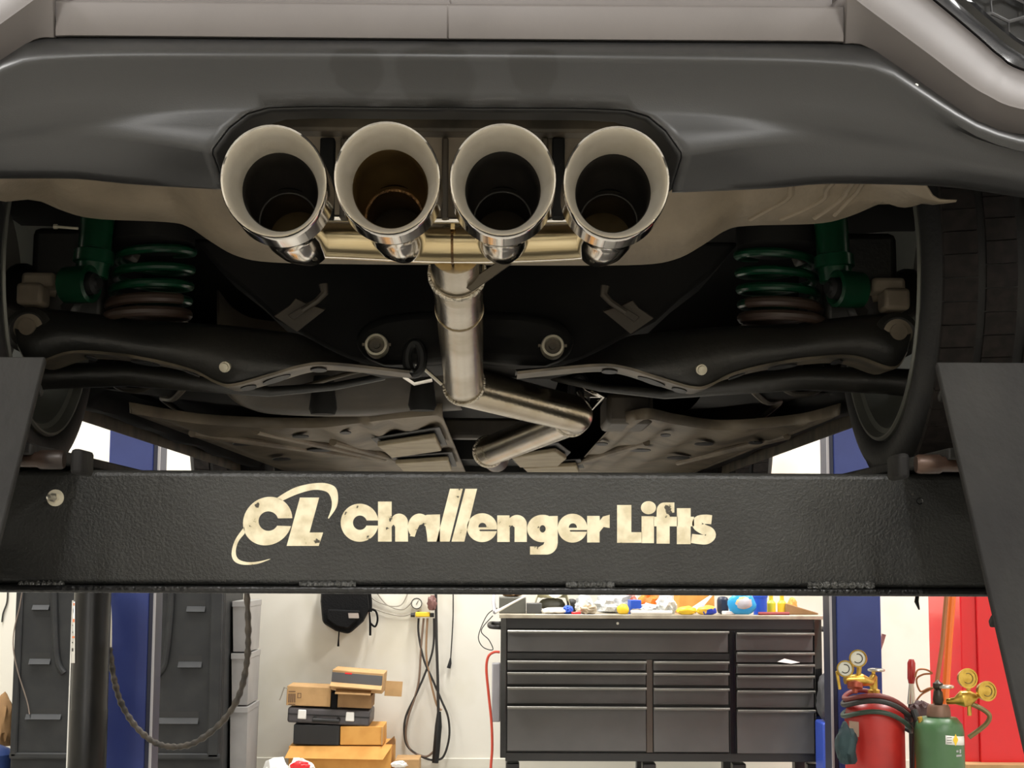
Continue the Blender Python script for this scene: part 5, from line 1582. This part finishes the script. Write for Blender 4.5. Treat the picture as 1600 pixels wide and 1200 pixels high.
part('regulator_bell', mat('copper_red', (150, 70, 50), 0.4, 0.5), ac, lambda b: b.lathe(P(1336, 1064, GY + 0.02), (-0.1, -0.3, -1), [(0, 0.012), (0.01, 0.032), (0.03, 0.030), (0.035, 0.012), (0.05, 0.01), (0.05, 0)], 20))
part('key_bar', m_brass, ac, lambda b: b.box(P(1310, 1063, GY + 0.03), (0.012, 0.012, 0.075), Matrix.Rotation(-0.15, 3, 'Y')), bevel=0.003)
dial(ac, P(1341, 1029, GY), (-0.45, -1, 0.1), 0.036, m_brass, m_gauge)
dial(ac, P(1321, 1045, GY), (-0.45, -1, 0.1), 0.034, m_brass, m_gauge)


def loop(dz0, rr, tilt, z0):
    out = []
    for i in range(40):
        a = 2 * PI * i / 40
        out.append(Vector((pa.x + 0.01 + rr * math.cos(a), GY + ra + rr * math.sin(a), z0 + tilt * math.sin(a) - 0.05 * math.cos(a) ** 2 - 0.03 * math.cos(a))))
    return out


for (rr, tl_, z0, m_, rh) in ((ra * 1.12, -0.004, ztop - 0.02, m_rubber, 0.011), (ra * 1.14, -0.006, ztop - 0.065, m_greenhose, 0.010), (ra * 1.08, 0.0, ztop + 0.004, mat('dull_red_hose', (110, 44, 40), 0.5), 0.010)):
    part('coiled_hose', m_, ac, lambda b: b.tube(loop(0, rr, tl_, z0), rh, 10, closed=True))
part('hose_drop', m_rubber, ac, lambda b: b.tube(resample([P(1428, 1110, GY + 0.05), P(1434, 1130, GY + 0.03), P(1432, 1160, GY + 0.03), P(1430, 1230, GY + 0.03)], 20), 0.016, 10))
gl = tag(MB().blob(P(1322, 1165, GY), (0.042, 0.035, 0.09), 6, 0.3, 2).build('work_glove', mat('teal_glove', (36, 62, 66), 0.6, 0, (24, 40, 44), 14), None), 'dark teal work glove hanging on the left of the red gas cylinder', 'glove')

rg = 37.5 * GY / F
pg = P(1477, 1100, GY - 0.1)
gy2 = GY - 0.1 + rg
zt2 = P(1477, 1113, gy2).z
ox = gas('gas_cylinder', pg.x, gy2, rg, zt2, m_greencyl, 'green gas cylinder with two brass gauges in front of the red cabinet')
cg_ = Vector((pg.x, gy2, zt2))
part('neck_ring', mat('rust_neck', (120, 92, 76), 0.5, 0.4), ox, lambda b: b.lathe(cg_ - Vector((0, 0, 0.015)), (0, 0, 1), [(0, 0.0), (0, rg * 0.50), (0.035, rg * 0.46), (0.045, rg * 0.4), (0.045, 0)], 28))
part('valve_body', mat('valve_dark', (60, 54, 46), 0.4, 0.6), ox, lambda b: b.lathe(cg_ + Vector((0, 0, 0.03)), (0, 0, 1), [(0, 0.0), (0, 0.016), (0.02, 0.022), (0.05, 0.018), (0.06, 0.012), (0.07, 0.02), (0.085, 0.02), (0.09, 0.012), (0.10, 0)], 16))
wheel_valve(ox, P(1477, 1073, gy2), 0.030, m_steel)
part('regulator', m_brass, ox, lambda b: (b.tube([P(1480, 1096, gy2), P(1492, 1095, gy2 - 0.02), P(1504, 1092, gy2 - 0.03), P(1516, 1090, gy2 - 0.03), P(1526, 1088, gy2 - 0.03)], [0.012, 0.014, 0.034, 0.03, 0.012], 18), b.tube([P(1515, 1118, gy2 - 0.03), P(1513, 1074, gy2 - 0.03)], 0.009, 10), b.tube([P(1515, 1092, gy2 - 0.03), P(1530, 1087, gy2 - 0.03)], 0.009, 10)))
dial(ox, P(1512, 1060, gy2 - 0.06), (0.1, -1, 0.1), 0.040, m_brass, m_brass)
dial(ox, P(1542, 1080, gy2 - 0.06), (0.2, -1, 0.1), 0.040, m_brass, m_brass)
part('outlet_hose', mat('olive_hose', (112, 100, 60), 0.4, 0.4), ox, lambda b: b.tube(resample([P(1518, 1100, gy2 - 0.03), P(1535, 1108, gy2 - 0.04), P(1546, 1118, gy2 - 0.05), P(1542, 1130, gy2 - 0.05), P(1528, 1142, gy2 - 0.05), P(1514, 1152, gy2 - 0.05)], 30), 0.010, 10))


def gwrap(px, py, e):
    q = P(px, py, GY - 0.08)
    dx = max(-rg * 0.99, min(rg * 0.99, q.x - pg.x))
    return Vector((pg.x + dx, gy2 - math.sqrt(rg * rg - dx * dx) - e, q.z))


stk_ = part('label_sticker', m_white, ox, lambda b: b.sheet([[gwrap(1475 + 39 * i / 8, y + i * 0.5, 0.0015) for i in range(9)] for y in (1148, 1162)]), solid=0.0004)
part('hazard_diamond', m_yel, stk_, lambda b: b.sheet([[gwrap(1487 + 9 * i / 4, 1155 - (9 * (1 - abs(i - 2) / 2.0)), 0.003) for i in range(5)], [gwrap(1487 + 9 * i / 4, 1156 + (9 * (1 - abs(i - 2) / 2.0)), 0.003) for i in range(5)]]))
for y in (1151, 1155, 1159):
    part('label_line', mat('ink_grey', (120, 120, 116), 0.6), stk_, lambda b: b.sheet([[gwrap(1477 + 8 * i / 3, yy, 0.0028) for i in range(4)] for yy in (y, y + 1.2)]))
for (x0, x1, y0, y1) in ((1493, 1497, 1172, 1175), (1499, 1502, 1171, 1177), (1493, 1503, 1179, 1182)):
    part('stencil_mark', m_greytrim, ox, lambda b: b.sheet([[gwrap(x0 + (x1 - x0) * i / 3, yy, 0.0012) for i in range(4)] for yy in (y0, y1)]))
# cart, torch and handle between the bottles
cart = thing('cylinder_cart', (P(1428, 1150, GY + 0.2).x, GY + 0.33, 0), 'dark two-cylinder cart frame behind the gas cylinders with red grip', 'cart')
xk = P(1424, 1100, GY + 0.33).x
part('cart_frame', m_rubber, cart, lambda b: (b.tube([(xk, GY + 0.33, 0.02), (xk, GY + 0.33, P(1424, 1098, GY + 0.33).z)], 0.014, 10), b.box((xk, GY + 0.33, 0.012), (0.3, 0.1, 0.02))))
part('grip_shaft', m_steel, cart, lambda b: b.tube([P(1424, 1100, GY + 0.33), P(1424, 1066, GY + 0.33)], [0.018, 0.010], 12))
part('red_grip', mat('maroon_grip', (160, 40, 40), 0.25), cart, lambda b: b.tube([P(1424, 1068, GY + 0.33), P(1424, 1060, GY + 0.33), P(1424, 1036, GY + 0.33), P(1424, 1030, GY + 0.33)], [0.012, 0.017, 0.017, 0.010], 14))
part('brass_fitting', m_brass, ac, lambda b: (b.tube([P(1437, 1120, GY - 0.02), P(1440, 1132, GY - 0.02), P(1446, 1134, GY - 0.02), P(1436, 1150, GY)], 0.010, 8)))
part('copper_tip', mat('copper', (190, 110, 70), 0.35, 0.8), ac, lambda b: b.tube([P(1436, 1150, GY), P(1434, 1175, GY), P(1433, 1230, GY)], [0.009, 0.011, 0.012], 10))
m_cop = mat('copper_wire', (150, 96, 60), 0.4, 0.5)
part('wire_loop', m_cop, cart, lambda b: b.tube(resample([P(x, y, GY + 0.3) for x, y in ((1430, 1058), (1434, 1047), (1446, 1046), (1456, 1052), (1442, 1054), (1432, 1062), (1438, 1080), (1450, 1076), (1458, 1075), (1440, 1085), (1430, 1098))], 60), 0.004, 6))
part('wire_bundle', mat('dark_bundle', (70, 44, 44), 0.6), cart, lambda b: b.blob(P(1438, 1112, GY + 0.25), (0.045, 0.04, 0.045), 8, 0.35, 3))
# blue bin and grey bag right of the chest
bxr = P(1298, 1160, 8.1).x
tag(MB().mm((bxr - 0.05, 8.05, 0), (bxr + 0.12, 8.25, P(1298, 1130, 8.05).z)).build('blue_bin', mat('binblue', (44, 70, 160), 0.5), None, bevel=0.01), 'blue bin on the floor between tool chest and right blue post', 'bin')
tag(MB().blob(Vector((bxr + 0.02, 8.15, P(1298, 1130, 8.05).z + 0.12)), (0.08, 0.07, 0.145), 5, 0.25, 2).build('grey_bag', mat('bag_grey', (70, 70, 72), 0.6, 0, (36, 36, 38), 6), None), 'grey and black bag on the blue bin', 'bag')
